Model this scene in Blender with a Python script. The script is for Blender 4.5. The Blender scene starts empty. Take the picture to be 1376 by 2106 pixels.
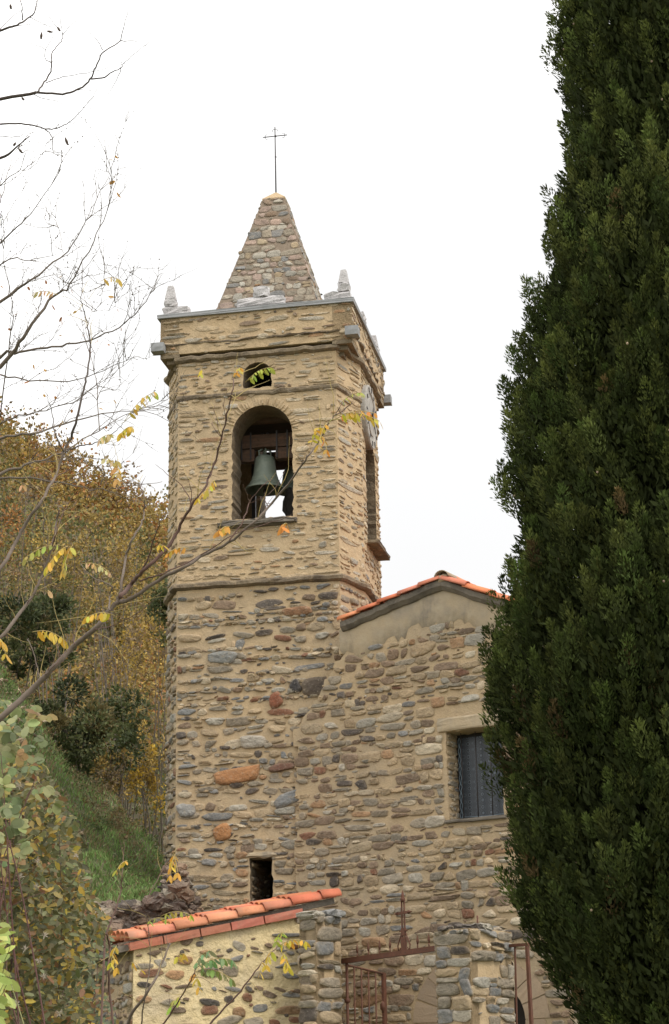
import bpy, math, random
import numpy as np
from mathutils import Vector, Matrix
from mathutils.geometry import tessellate_polygon

rnd = random.Random(11)
rng = np.random.default_rng(11)
S = bpy.context.scene
R = math.radians

# ------------------------------------------------------------------ camera
EYE = Vector((0, 0, 1.6))
FPX, PITCH, ROLL = 4000.0, R(16.84), R(1.04)
_R0, _F, _U0 = Vector((1, 0, 0)), Vector((0, math.cos(PITCH), math.sin(PITCH))), Vector((0, -math.sin(PITCH), math.cos(PITCH)))
_R = _R0 * math.cos(ROLL) - _U0 * math.sin(ROLL)
_U = _R0 * math.sin(ROLL) + _U0 * math.cos(ROLL)
cam = bpy.data.cameras.new('camera')
camo = bpy.data.objects.new('camera', cam)
S.collection.objects.link(camo)
camo.matrix_world = Matrix(((_R.x, _U.x, -_F.x, EYE.x), (_R.y, _U.y, -_F.y, EYE.y), (_R.z, _U.z, -_F.z, EYE.z), (0, 0, 0, 1)))
cam.sensor_fit = 'VERTICAL'
cam.sensor_height = 36
cam.lens = FPX / 2106 * 36
cam.clip_end = 3000
S.camera = camo

# ------------------------------------------------------------------ world, sun, exposure
SUN_EL, SUN_AZ = 52, 128          # azimuth clockwise from +Y
w = bpy.data.worlds.new('World'); S.world = w; w.use_nodes = True
nt = w.node_tree; nt.nodes.clear()
def wn(t, **k):
    n = nt.nodes.new(t)
    for a, b in k.items(): setattr(n, a, b)
    return n
sky = wn('ShaderNodeTexSky', sky_type='NISHITA', sun_disc=False, sun_elevation=R(SUN_EL), sun_rotation=R(SUN_AZ))
sky.air_density = 1.0; sky.dust_density = 4.0; sky.ozone_density = 1.0
hs = wn('ShaderNodeHueSaturation'); hs.inputs['Saturation'].default_value = 0.08
nt.links.new(sky.outputs[0], hs.inputs['Color'])
# the overcast layer: a bright grey-white sheet with soft broad patches
tc = wn('ShaderNodeTexCoord'); ns = wn('ShaderNodeTexNoise'); ns.inputs['Scale'].default_value = 2.2; ns.inputs['Detail'].default_value = 3
nt.links.new(tc.outputs['Generated'], ns.inputs['Vector'])
rp = wn('ShaderNodeValToRGB'); rp.color_ramp.elements[0].position = .3; rp.color_ramp.elements[1].position = .7
rp.color_ramp.elements[0].color = (11.2, 11.1, 10.9, 1); rp.color_ramp.elements[1].color = (15.4, 15.3, 15.1, 1)
nt.links.new(ns.outputs['Fac'], rp.inputs['Fac'])
mx = wn('ShaderNodeMix', data_type='RGBA'); mx.inputs['Factor'].default_value = .86
# a greyer bank of cloud low down to the right of the tower
vm = wn('ShaderNodeVectorMath', operation='DOT_PRODUCT'); vm.inputs[1].default_value = Vector((.085, .96, .27)).normalized()
nt.links.new(tc.outputs['Generated'], vm.inputs[0])
mr_ = wn('ShaderNodeMapRange', interpolation_type='SMOOTHSTEP'); mr_.inputs['From Min'].default_value = .93; mr_.inputs['From Max'].default_value = .997; mr_.inputs['To Max'].default_value = .78
nt.links.new(vm.outputs['Value'], mr_.inputs['Value'])
mx2 = wn('ShaderNodeMix', data_type='RGBA'); mx2.inputs['B'].default_value = (6.6, 6.65, 6.75, 1)
nt.links.new(mr_.outputs[0], mx2.inputs['Factor']); nt.links.new(rp.outputs[0], mx2.inputs['A'])
nt.links.new(hs.outputs[0], mx.inputs['A']); nt.links.new(mx2.outputs['Result'], mx.inputs['B'])
bg = wn('ShaderNodeBackground'); bg.inputs['Strength'].default_value = .10
out = wn('ShaderNodeOutputWorld')
nt.links.new(mx.outputs['Result'], bg.inputs['Color']); nt.links.new(bg.outputs[0], out.inputs[0])

sun = bpy.data.lights.new('sun', 'SUN'); sun.energy = 1.4; sun.angle = R(18); sun.color = (1, .93, .83)
suno = bpy.data.objects.new('sun', sun); S.collection.objects.link(suno)
az, el = R(SUN_AZ), R(SUN_EL)
sd = Vector((math.sin(az) * math.cos(el), math.cos(az) * math.cos(el), math.sin(el)))
suno.rotation_euler = sd.to_track_quat('Z', 'Y').to_euler()
suno.location = (30, -30, 60)
S.view_settings.view_transform = 'Standard'; S.view_settings.look = 'None'
S.view_settings.exposure = 0.45; S.view_settings.gamma = 1.0

# ------------------------------------------------------------------ pixel / frame helpers
def ray(px, py):
    return _F * FPX + _R * (px - 688) + _U * (1053 - py)
def P(px, py, Y):
    """world point seen at photo pixel (px,py) at distance Y along +y"""
    d = ray(px, py)
    return EYE + d * (Y / d.y)
class Frame:
    def __init__(s, x, y, yaw):
        s.o = Vector((x, y, 0)); s.X = Vector((math.cos(yaw), -math.sin(yaw), 0)); s.Y = Vector((math.sin(yaw), math.cos(yaw), 0))
    def w(s, X, Y, Z):
        return s.o + s.X * X + s.Y * Y + Vector((0, 0, Z))
    def hit(s, px, py, Yl=0.0):
        d = ray(px, py); p0 = s.o + s.Y * Yl
        t = (p0 - EYE).dot(s.Y) / d.dot(s.Y)
        q = EYE + d * t
        return (q - s.o).dot(s.X), q.z
TF = Frame(-1.55, 36.91, R(10.43))
_o = TF.w(.67, .06, 0)
CF = Frame(_o.x, _o.y, R(30))

# ------------------------------------------------------------------ mesh builder
class MB:
    def __init__(s): s.v = []; s.f = []; s.m = []; s.c = []; s.sm = []; s.n = 0
    def add(s, vs, fs, mat=0, col=(1, 1, 1), smooth=False):
        vs = np.asarray([tuple(v) for v in vs], float) if not isinstance(vs, np.ndarray) else vs
        k = len(vs); b = s.n
        s.v.append(vs)
        c = np.asarray(col, float)
        s.c.append(np.tile(c, (k, 1)) if c.ndim == 1 else c)
        s.f.extend([tuple(i + b for i in f) for f in fs])
        s.m.extend([mat] * len(fs)); s.sm.extend([smooth] * len(fs)); s.n += k
    def box(s, c, ax, ay, az, hx, hy, hz, **k):
        c, ax, ay, az = Vector(c), Vector(ax), Vector(ay), Vector(az)
        vs = [c + ax * (i * hx) + ay * (j * hy) + az * (l * hz) for l in (-1, 1) for j in (-1, 1) for i in (-1, 1)]
        s.add(vs, [(0, 2, 3, 1), (4, 5, 7, 6), (0, 1, 5, 4), (2, 6, 7, 3), (0, 4, 6, 2), (1, 3, 7, 5)], **k)
    def rough_box(s, c, ax, ay, az, hx, hy, hz, n=3, amp=.01, bev=.0, **k):
        """box with subdivided, slightly uneven faces"""
        c, ax, ay, az = Vector(c), Vector(ax), Vector(ay), Vector(az)
        idx = {}; vs = []; fs = []
        ph = [rnd.uniform(0, 9) for _ in range(6)]
        def vid(i, j, l):
            if (i, j, l) not in idx:
                e = [(2 * q / n - 1) for q in (i, j, l)]
                nb = sum(1 for q in e if abs(abs(q) - 1) < 1e-6)
                sh = 1 - (bev if nb >= 2 else 0) * .9
                d = [rnd.gauss(0, amp) for _ in range(3)]
                idx[(i, j, l)] = len(vs)
                vs.append(c + ax * (e[0] * (hx - (bev if nb >= 2 else 0)) + d[0]) + ay * (e[1] * (hy - (bev if nb >= 2 else 0)) + d[1]) + az * (e[2] * (hz - (bev if nb >= 2 else 0)) + d[2]))
            return idx[(i, j, l)]
        for a in range(n):
            for b in range(n):
                fs += [(vid(a, b, 0), vid(a, b + 1, 0), vid(a + 1, b + 1, 0), vid(a + 1, b, 0)),
                       (vid(a, b, n), vid(a + 1, b, n), vid(a + 1, b + 1, n), vid(a, b + 1, n)),
                       (vid(a, 0, b), vid(a + 1, 0, b), vid(a + 1, 0, b + 1), vid(a, 0, b + 1)),
                       (vid(a, n, b), vid(a, n, b + 1), vid(a + 1, n, b + 1), vid(a + 1, n, b)),
                       (vid(0, a, b), vid(0, a, b + 1), vid(0, a + 1, b + 1), vid(0, a + 1, b)),
                       (vid(n, a, b), vid(n, a + 1, b), vid(n, a + 1, b + 1), vid(n, a, b + 1))]
        s.add(vs, fs, **k)
    def tube(s, pts, rad, n=6, cap=True, **k):
        pts = [Vector(p) for p in pts]; m = len(pts)
        if not hasattr(rad, '__len__'): rad = [rad] * m
        vs = []; fs = []; prev = None
        for i, p in enumerate(pts):
            t = (pts[min(i + 1, m - 1)] - pts[max(i - 1, 0)])
            if t.length < 1e-9: t = Vector((0, 0, 1))
            t.normalize()
            a = prev if prev is not None else (Vector((0, 0, 1)) if abs(t.z) < .9 else Vector((1, 0, 0)))
            a = (a - t * a.dot(t)); 
            if a.length < 1e-6: a = t.orthogonal()
            a.normalize(); prev = a; b = t.cross(a)
            for j in range(n):
                q = 2 * math.pi * j / n
                vs.append(p + a * (math.cos(q) * rad[i]) + b * (math.sin(q) * rad[i]))
        for i in range(m - 1):
            for j in range(n):
                fs.append((i * n + j, i * n + (j + 1) % n, (i + 1) * n + (j + 1) % n, (i + 1) * n + j))
        if cap: fs += [tuple(range(n))[::-1], tuple((m - 1) * n + j for j in range(n))]
        k.setdefault('smooth', True)
        s.add(vs, fs, **k)
    def lathe(s, c, prof, n=24, ax=Vector((0, 0, 1)), **k):
        c = Vector(c); ax = Vector(ax).normalized(); a = ax.orthogonal().normalized(); b = ax.cross(a)
        vs = []; fs = []
        for r, z in prof:
            for j in range(n):
                q = 2 * math.pi * j / n
                vs.append(c + ax * z + a * (math.cos(q) * r) + b * (math.sin(q) * r))
        for i in range(len(prof) - 1):
            for j in range(n):
                fs.append((i * n + j, i * n + (j + 1) % n, (i + 1) * n + (j + 1) % n, (i + 1) * n + j))
        k.setdefault('smooth', True)
        s.add(vs, fs, **k)
    def leaves(s, c, d, nrm, ln, wd, col, mat=0, shape=6):
        """vectorised leaf polygons: centre-of-base c, direction d, normal nrm"""
        c = np.asarray(c, float); d = np.asarray(d, float); nrm = np.asarray(nrm, float)
        d /= np.linalg.norm(d, axis=1)[:, None] + 1e-9
        sd_ = np.cross(d, nrm); sd_ /= np.linalg.norm(sd_, axis=1)[:, None] + 1e-9
        up = np.cross(sd_, d)
        ln = np.broadcast_to(np.asarray(ln, float), (len(c),))[:, None]; wd = np.broadcast_to(np.asarray(wd, float), (len(c),))[:, None]
        if shape == 4:
            pr = [(0, 0, 0), (.45, .5, .0), (1, 0, 0), (.45, -.5, 0)]
        elif shape == 6:
            pr = [(0, 0, 0), (.25, .42, .06), (.7, .4, .06), (1, 0, -.05), (.7, -.4, .06), (.25, -.42, .06)]
        else:
            pr = [(0, 0, 0), (.15, .33, .05), (.45, .5, .08), (.8, .36, .02), (1, 0, -.1), (.8, -.36, .02), (.45, -.5, .08), (.15, -.33, .05)]
        k = len(pr)
        V = np.stack([c + d * (a * ln) + sd_ * (b * wd) + up * (h * wd) for a, b, h in pr], 1).reshape(-1, 3)
        col = np.asarray(col, float)
        C = np.repeat(col, k, 0) if col.ndim == 2 else col
        F = (np.arange(len(c))[:, None] * k + np.arange(k)[None]).tolist()
        s.add(V, F, mat=mat, col=C)
    def build(s, name, mats, parent=None, autosm=False):
        me = bpy.data.meshes.new(name)
        V = np.concatenate(s.v) if s.v else np.zeros((0, 3))
        if parent is not None:
            root = parent
            while root.parent: root = root.parent
            V = V - np.array(root.location)
        me.from_pydata(V.tolist(), [], s.f)
        if not isinstance(mats, (list, tuple)): mats = [mats]
        for m in mats: me.materials.append(m)
        me.polygons.foreach_set('material_index', s.m)
        me.polygons.foreach_set('use_smooth', s.sm)
        ca = me.color_attributes.new('Col', 'FLOAT_COLOR', 'POINT')
        C = np.ones((len(V), 4)); C[:, :3] = np.concatenate(s.c)
        ca.data.foreach_set('color', C.ravel())
        me.update()
        o = bpy.data.objects.new(name, me); S.collection.objects.link(o)
        if parent is not None: o.parent = parent
        return o

def tag(o, label=None, cat=None, group=None, kind=None):
    if label: o['label'] = label
    if cat: o['category'] = cat
    if group: o['group'] = group
    if kind: o['kind'] = kind
    return o
def thing(name, loc, label, cat, group=None):
    o = bpy.data.objects.new(name, None); S.collection.objects.link(o)
    o.location = loc; o.empty_display_size = .3
    return tag(o, label, cat, group)

# ------------------------------------------------------------------ materials
def mat(name, base=(.5, .5, .5), rough=.9, col=False, var=(), bump=(), metal=0.0, trans=0.0, spec=None, obj_space=True):
    """base colour (or vertex colour) varied by noises var=[(scale,detail,colour,lo,hi,amount)], bump=[(scale,detail,strength,dist)]"""
    m = bpy.data.materials.new(name); m.use_nodes = True
    t = m.node_tree; N = t.nodes; L = t.links
    b = N['Principled BSDF']; b.inputs['Roughness'].default_value = rough; b.inputs['Metallic'].default_value = metal
    if spec is not None: b.inputs['Specular IOR Level'].default_value = spec
    tcn = N.new('ShaderNodeTexCoord')
    if col:
        a = N.new('ShaderNodeAttribute'); a.attribute_name = 'Col'; cur = a.outputs['Color']
    else:
        a = N.new('ShaderNodeRGB'); a.outputs[0].default_value = (*base, 1); cur = a.outputs[0]
    for v in var:
        sc, de, c, lo, hi, am = v[:6]; st = v[6] if len(v) > 6 else (1, 1, 1)
        mp = N.new('ShaderNodeMapping'); mp.inputs['Scale'].default_value = st
        L.new(tcn.outputs['Object'], mp.inputs['Vector'])
        n = N.new('ShaderNodeTexNoise'); n.inputs['Scale'].default_value = sc; n.inputs['Detail'].default_value = de; n.inputs['Roughness'].default_value = .62
        L.new(mp.outputs[0], n.inputs['Vector'])
        mr = N.new('ShaderNodeMapRange'); mr.inputs['From Min'].default_value = lo; mr.inputs['From Max'].default_value = hi
        mr.inputs['To Max'].default_value = am
        L.new(n.outputs['Fac'], mr.inputs['Value'])
        mi = N.new('ShaderNodeMix'); mi.data_type = 'RGBA'
        if c == 'mul_dark' : pass
        L.new(mr.outputs[0], mi.inputs['Factor']); L.new(cur, mi.inputs['A'])
        if isinstance(c, str):           # 'x0.6' multiplies
            mi.blend_type = 'MULTIPLY'; k = float(c[1:]); mi.inputs['B'].default_value = (k, k, k, 1)
        else: mi.inputs['B'].default_value = (*c, 1)
        cur = mi.outputs['Result']
    L.new(cur, b.inputs['Base Color'])
    prev = None
    for sc, de, stg, dist in bump:
        n = N.new('ShaderNodeTexNoise'); n.inputs['Scale'].default_value = sc; n.inputs['Detail'].default_value = de; n.inputs['Roughness'].default_value = .6
        L.new(tcn.outputs['Object'], n.inputs['Vector'])
        bp = N.new('ShaderNodeBump'); bp.inputs['Strength'].default_value = stg; bp.inputs['Distance'].default_value = dist
        L.new(n.outputs['Fac'], bp.inputs['Height'])
        if prev: L.new(prev, bp.inputs['Normal'])
        prev = bp.outputs[0]
    if prev: L.new(prev, b.inputs['Normal'])
    if trans > 0:
        tr = N.new('ShaderNodeBsdfTranslucent'); L.new(cur, tr.inputs['Color'])
        ms = N.new('ShaderNodeMixShader'); ms.inputs[0].default_value = trans
        L.new(b.outputs[0], ms.inputs[1]); L.new(tr.outputs[0], ms.inputs[2])
        L.new(ms.outputs[0], N['Material Output'].inputs['Surface'])
    return m

M = {}
M['mortar_up'] = mat('mortar_sandy', (.46, .335, .195), var=[(.7, 4, (.37, .285, .18), .45, .75, .8), (5, 5, (.5, .385, .24), .45, .75, .8), (14, 4, (.27, .2, .125), .55, .8, .7), (60, 3, 'x0.7', .5, .8, .6)], bump=[(7, 4, .55, .06), (34, 4, .5, .02)])
M['mortar_low'] = mat('mortar_greyish', (.43, .315, .185), var=[(.6, 4, (.34, .275, .19), .42, .7, .9), (4, 5, (.45, .34, .205), .45, .75, .9), (13, 4, (.25, .19, .125), .55, .8, .6), (60, 3, 'x0.7', .5, .8, .6)], bump=[(7, 4, .5, .05), (34, 4, .5, .02)])
M['stone'] = mat('rubble_stone', col=True, var=[(7, 5, 'x0.62', .5, .68, .7, (1, 1, 2.6)), (10, 5, (.38, .31, .22), .55, .75, .55), (16, 5, 'x0.55', .54, .7, .7, (.6, .6, 3.5)), (26, 4, (.48, .42, .33), .6, .76, .65), (70, 3, 'x0.65', .45, .7, .6)], bump=[(14, 6, .9, .04), (45, 5, .6, .014)])
M['plaster'] = mat('yellow_lime_plaster', (.64, .51, .285), var=[(1.0, 5, (.47, .38, .25), .45, .66, .9), (2.6, 5, (.40, .32, .22), .58, .74, .7), (6, 5, (.68, .57, .36), .5, .8, .7), (30, 4, 'x0.8', .5, .8, .6)], bump=[(5, 5, .9, .09), (28, 5, .6, .02)])
M['render'] = mat('grey_cement_render', (.40, .315, .205), var=[(1.0, 5, (.27, .235, .185), .43, .66, .9), (2.2, 5, (.17, .15, .125), .58, .72, .7, (1, 1, .35)), (5, 5, (.43, .355, .25), .5, .75, .8), (40, 3, 'x0.8', .5, .8, .6)], bump=[(8, 4, .4, .04), (50, 4, .4, .012)])
M['verge'] = mat('dirty_verge_mortar', (.17, .145, .115), var=[(2.2, 5, (.07, .06, .05), .45, .7, .9), (8, 5, (.27, .235, .19), .55, .8, .8)], bump=[(14, 5, .6, .04)])
M['cornice'] = mat('cornice_stone', (.20, .155, .10), var=[(1.5, 5, (.085, .065, .05), .45, .65, .9), (6, 5, (.38, .29, .18), .52, .75, .85), (30, 4, 'x0.6', .5, .75, .7)], bump=[(12, 6, .8, .05)])
M['soffit'] = mat('shade_dark_reveal_stone', (.155, .115, .07), var=[(3, 5, (.10, .075, .05), .45, .7, .9), (9, 4, (.30, .23, .14), .55, .8, .7)], bump=[(12, 5, .8, .05)])  # shade inside the openings put into the stone colour of the reveals
M['slab'] = mat('grey_slab', (.27, .275, .28), var=[(3, 5, 'x0.65', .45, .75, .8)], bump=[(25, 4, .3, .01)])
M['granite'] = mat('grey_granite', (.47, .45, .45), var=[(12, 5, (.62, .60, .59), .5, .75, .8), (26, 5, 'x0.6', .5, .72, .8), (3, 4, 'x0.75', .5, .8, .7)], bump=[(22, 6, .8, .04)])
M['spire_mortar'] = mat('spire_mortar', (.215, .165, .12), var=[(3, 5, 'x0.7', .45, .75, .8), (20, 4, (.28, .22, .16), .5, .8, .7)], bump=[(20, 5, .6, .03)])
M['terracotta'] = mat('terracotta_tile', col=True, rough=.8, var=[(3, 4, (.50, .15, .07), .5, .8, .5), (6, 5, 'x0.6', .52, .72, .7), (2.5, 5, (.36, .22, .15), .56, .72, .6), (45, 3, (.62, .32, .2), .6, .8, .5), (24, 4, (.16, .13, .10), .64, .76, .6)], bump=[(30, 4, .25, .008)])
M['rust'] = mat('rusty_iron', (.10, .036, .017), rough=.75, var=[(9, 5, (.15, .055, .03), .45, .75, .9), (40, 4, (.04, .02, .015), .5, .75, .8)], bump=[(60, 4, .4, .006)])
M['iron'] = mat('dark_iron', (.045, .04, .04), rough=.6, metal=.3, var=[(20, 4, (.09, .06, .045), .5, .8, .7)])
M['bronze'] = mat('green_bronze', (.20, .235, .19), rough=.55, metal=.1, var=[(6, 5, (.29, .33, .26), .45, .75, .8), (2.5, 4, (.045, .05, .04), .5, .75, .8)], bump=[(30, 4, .15, .01)])
M['timber'] = mat('old_bell_timber', (.10, .06, .04), var=[(3, 5, (.17, .085, .05), .45, .75, .9, (1, 1, 6)), (12, 4, 'x0.55', .5, .75, .8)], bump=[(20, 4, .5, .02)])
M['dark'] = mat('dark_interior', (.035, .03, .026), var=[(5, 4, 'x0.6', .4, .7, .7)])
M['voussoir'] = mat('dressed_sandstone', col=True, var=[(5, 5, (.30, .235, .17), .45, .75, .6), (30, 5, 'x0.72', .5, .78, .7)], bump=[(30, 5, .4, .015)])
M['clock'] = mat('clock_stone', (.33, .31, .28), var=[(8, 5, 'x0.6', .45, .75, .8)], bump=[(20, 4, .4, .02)])
M['leaf'] = mat('leaf', col=True, rough=.6, trans=.35, var=[(30, 3, 'x0.7', .45, .8, .6)])
M['leaf_far'] = mat('far_leaf', col=True, rough=.8, trans=.25)
M['bark'] = mat('bark', col=True, rough=.85, var=[(40, 4, 'x0.6', .45, .75, .8)], bump=[(60, 4, .4, .004)])
M['cypress'] = mat('cypress_scale_leaf', col=True, rough=.9, trans=.15, spec=.12)
M['grass'] = mat('grass_blade', col=True, rough=.7, trans=.3)
M['ground'] = mat('hillside_soil', (.125, .12, .06), var=[(.9, 5, (.07, .11, .035), .42, .62, .9), (3.5, 5, (.20, .16, .105), .52, .72, .9), (14, 4, (.30, .27, .22), .64, .76, .8)], bump=[(5, 5, .7, .12), (25, 4, .5, .03)])
M['hill'] = mat('wooded_hill_floor', (.075, .06, .03), var=[(.12, 5, (.11, .075, .025), .45, .7, .9), (.5, 5, (.05, .055, .02), .45, .75, .9)], bump=[(1.5, 5, .7, .4)])

# lace curtain behind the glass
def lace():
    m = bpy.data.materials.new('lace_curtain'); m.use_nodes = True
    t = m.node_tree; N = t.nodes; L = t.links; b = N['Principled BSDF']; b.inputs['Roughness'].default_value = .35
    tcn = N.new('ShaderNodeTexCoord')
    vo = N.new('ShaderNodeTexVoronoi'); vo.inputs['Scale'].default_value = 8.5; vo.inputs['Randomness'].default_value = .12
    L.new(tcn.outputs['Object'], vo.inputs['Vector'])
    r1 = N.new('ShaderNodeValToRGB'); e = r1.color_ramp.elements
    e[0].position = 0; e[0].color = (.008, .011, .016, 1); e[1].position = .20; e[1].color = (.008, .011, .016, 1)
    for p, c in ((.25, (.10, .125, .15)), (.33, (.012, .017, .024)), (.46, (.010, .015, .021)), (.5, (.045, .06, .075)), (.56, (.013, .019, .027))):
        q = r1.color_ramp.elements.new(p); q.color = (*c, 1)
    L.new(vo.outputs['Distance'], r1.inputs['Fac'])
    L.new(r1.outputs[0], b.inputs['Base Color'])
    return m
M['lace'] = lace()

# stone palettes (linear albedo)
GB, GR, TN, BR, RU, DK, PL, OR, LG = (.205, .20, .19), (.26, .22, .165), (.37, .28, .175), (.215, .15, .10), (.20, .095, .055), (.095, .078, .066), (.47, .385, .27), (.34, .20, .105), (.35, .315, .255)
PAL_LOW = [(GB, 12), (GR, 22), (TN, 26), (BR, 9), (RU, 2), (DK, 6), (PL, 9), (OR, 2.5), (LG, 16)]
PAL_CH = [(GB, 1), (GR, 26), (TN, 34), (BR, 26), (RU, 2), (DK, 4), (PL, 9), (OR, 4), (LG, 12)]
PAL_UP = [(GR, 10), ((.42, .32, .20), 44), (PL, 30), (BR, 4), (LG, 18), (GB, 1.5), (OR, 3)]
PAL_SP = [(GR, 30), (LG, 24), (TN, 8), (BR, 6), (GB, 14), ((.34, .25, .2), 18), (OR, 1.5)]
PAL_YL = [(BR, 26), (DK, 16), (GR, 16), (GB, 14), (RU, 12), (OR, 5), (LG, 5)]
PAL_PIER = [(GB, 24), (GR, 28), (LG, 14), (DK, 8), (TN, 12), (PL, 6)]
def pick(pal):
    t = rnd.uniform(0, sum(p[1] for p in pal))
    for c, wt in pal:
        t -= wt
        if t <= 0: break
    k = rnd.uniform(.82, 1.3); h_ = rnd.gauss(0, .02)
    return tuple(min(.7, max(.02, x * k * (1 + h_ * (1 - i)))) for i, x in enumerate(c))

# ------------------------------------------------------------------ masonry
def one_stone(mb, O, U, V, N, cu, cv, hw, hh, prot, col, mati=1, ang=0.0, n=16, edge=None, smear=.8, sq=(.4, .5, .65, .8)):
    """one rubble stone half bedded in the mortar: an irregular outline with worn corners, mortar smeared over its rim"""
    if hh < .03: n = 12
    m = rnd.choice([4, 5, 5, 6, 6, 7, 8]); ph = rnd.uniform(0, 6.28); sc0 = 1.18 if hh > .04 else 1.12
    e = rnd.choice(sq)
    cp_ = []
    for j in range(m):
        q = 2 * math.pi * (j + rnd.uniform(-.28, .28)) / m + ph
        c, s_ = math.cos(q), math.sin(q); r = rnd.uniform(.8, 1.14)
        cp_.append((math.copysign(abs(c) ** e, c) * r, math.copysign(abs(s_) ** e, s_) * r))
    # rounded sampling of the corner polygon
    ol = []
    for i in range(n):
        t = i / n * m; k = int(t); f = t - k
        p0, p1, p2 = cp_[k - 1], cp_[k % m], cp_[(k + 1) % m]
        a_, b_ = ((p0[0] + p1[0]) / 2, (p0[1] + p1[1]) / 2), ((p1[0] + p2[0]) / 2, (p1[1] + p2[1]) / 2)
        g = .28                                   # 1 = round, 0 = sharp corner
        bx = (1 - f) ** 2 * a_[0] + 2 * f * (1 - f) * p1[0] + f * f * b_[0]; by = (1 - f) ** 2 * a_[1] + 2 * f * (1 - f) * p1[1] + f * f * b_[1]
        lx, ly = (a_[0] + (p1[0] - a_[0]) * f * 2, a_[1] + (p1[1] - a_[1]) * f * 2) if f < .5 else (p1[0] + (b_[0] - p1[0]) * (f * 2 - 1), p1[1] + (b_[1] - p1[1]) * (f * 2 - 1))
        ol.append(((bx * (1 - g) + lx * g) * sc0 + rnd.uniform(-.05, .05), (by * (1 - g) + ly * g) * sc0 + rnd.uniform(-.06, .06)))
    vs = []; cs = []; ca, sa = math.cos(ang), math.sin(ang); sk = rnd.uniform(-.22, .22)
    ec = np.array(edge if edge is not None else col); cc = np.array(col)
    tu, tv = rnd.gauss(0, .22), rnd.gauss(.1, .25)
    sm1 = rnd.uniform(.2 if smear < .9 else .65, 1) * smear
    for sc, dp, mixe in ((1.0, -.03, 1.0), (.97, prot * .5, sm1), (.86, prot * .94, sm1 * .45), (.5, prot * 1.05, 0)):
        for x_, y_ in ol:
            x, y = x_ * hw * sc, y_ * hh * sc
            x += sk * y
            d = dp + (prot * (.2 * rnd.uniform(-1, 1) + tu * x_ * sc + tv * y_ * sc) if dp > prot * .6 else 0)
            vs.append(O + U * (cu + x * ca - y * sa) + V * (cv + x * sa + y * ca) + N * d)
            k = min(1, max(0, mixe * rnd.uniform(.45, 1.3))); cs.append(cc * rnd.uniform(.82, 1.15) * (1 - k) + ec * k)
    vs.append(O + U * cu + V * cv + N * (prot * rnd.uniform(.85, 1.2))); cs.append(cc)
    fs = [(i * n + j, i * n + (j + 1) % n, (i + 1) * n + (j + 1) % n, (i + 1) * n + j) for i in range(3) for j in range(n)]
    fs += [(3 * n + j, 3 * n + (j + 1) % n, 4 * n) for j in range(n)]
    mb.add(vs, fs, mat=mati, col=np.array(cs), smooth=True)

def pip(poly, u, v):
    """point in polygon, u array, scalar v"""
    u = np.asarray(u); ins = np.zeros(u.shape, bool); k = len(poly)
    for i in range(k):
        x1, y1 = poly[i]; x2, y2 = poly[(i + 1) % k]
        if (y1 > v) != (y2 > v):
            xi = x1 + (v - y1) / (y2 - y1) * (x2 - x1)
            ins ^= (u < xi)
    return ins

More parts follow.
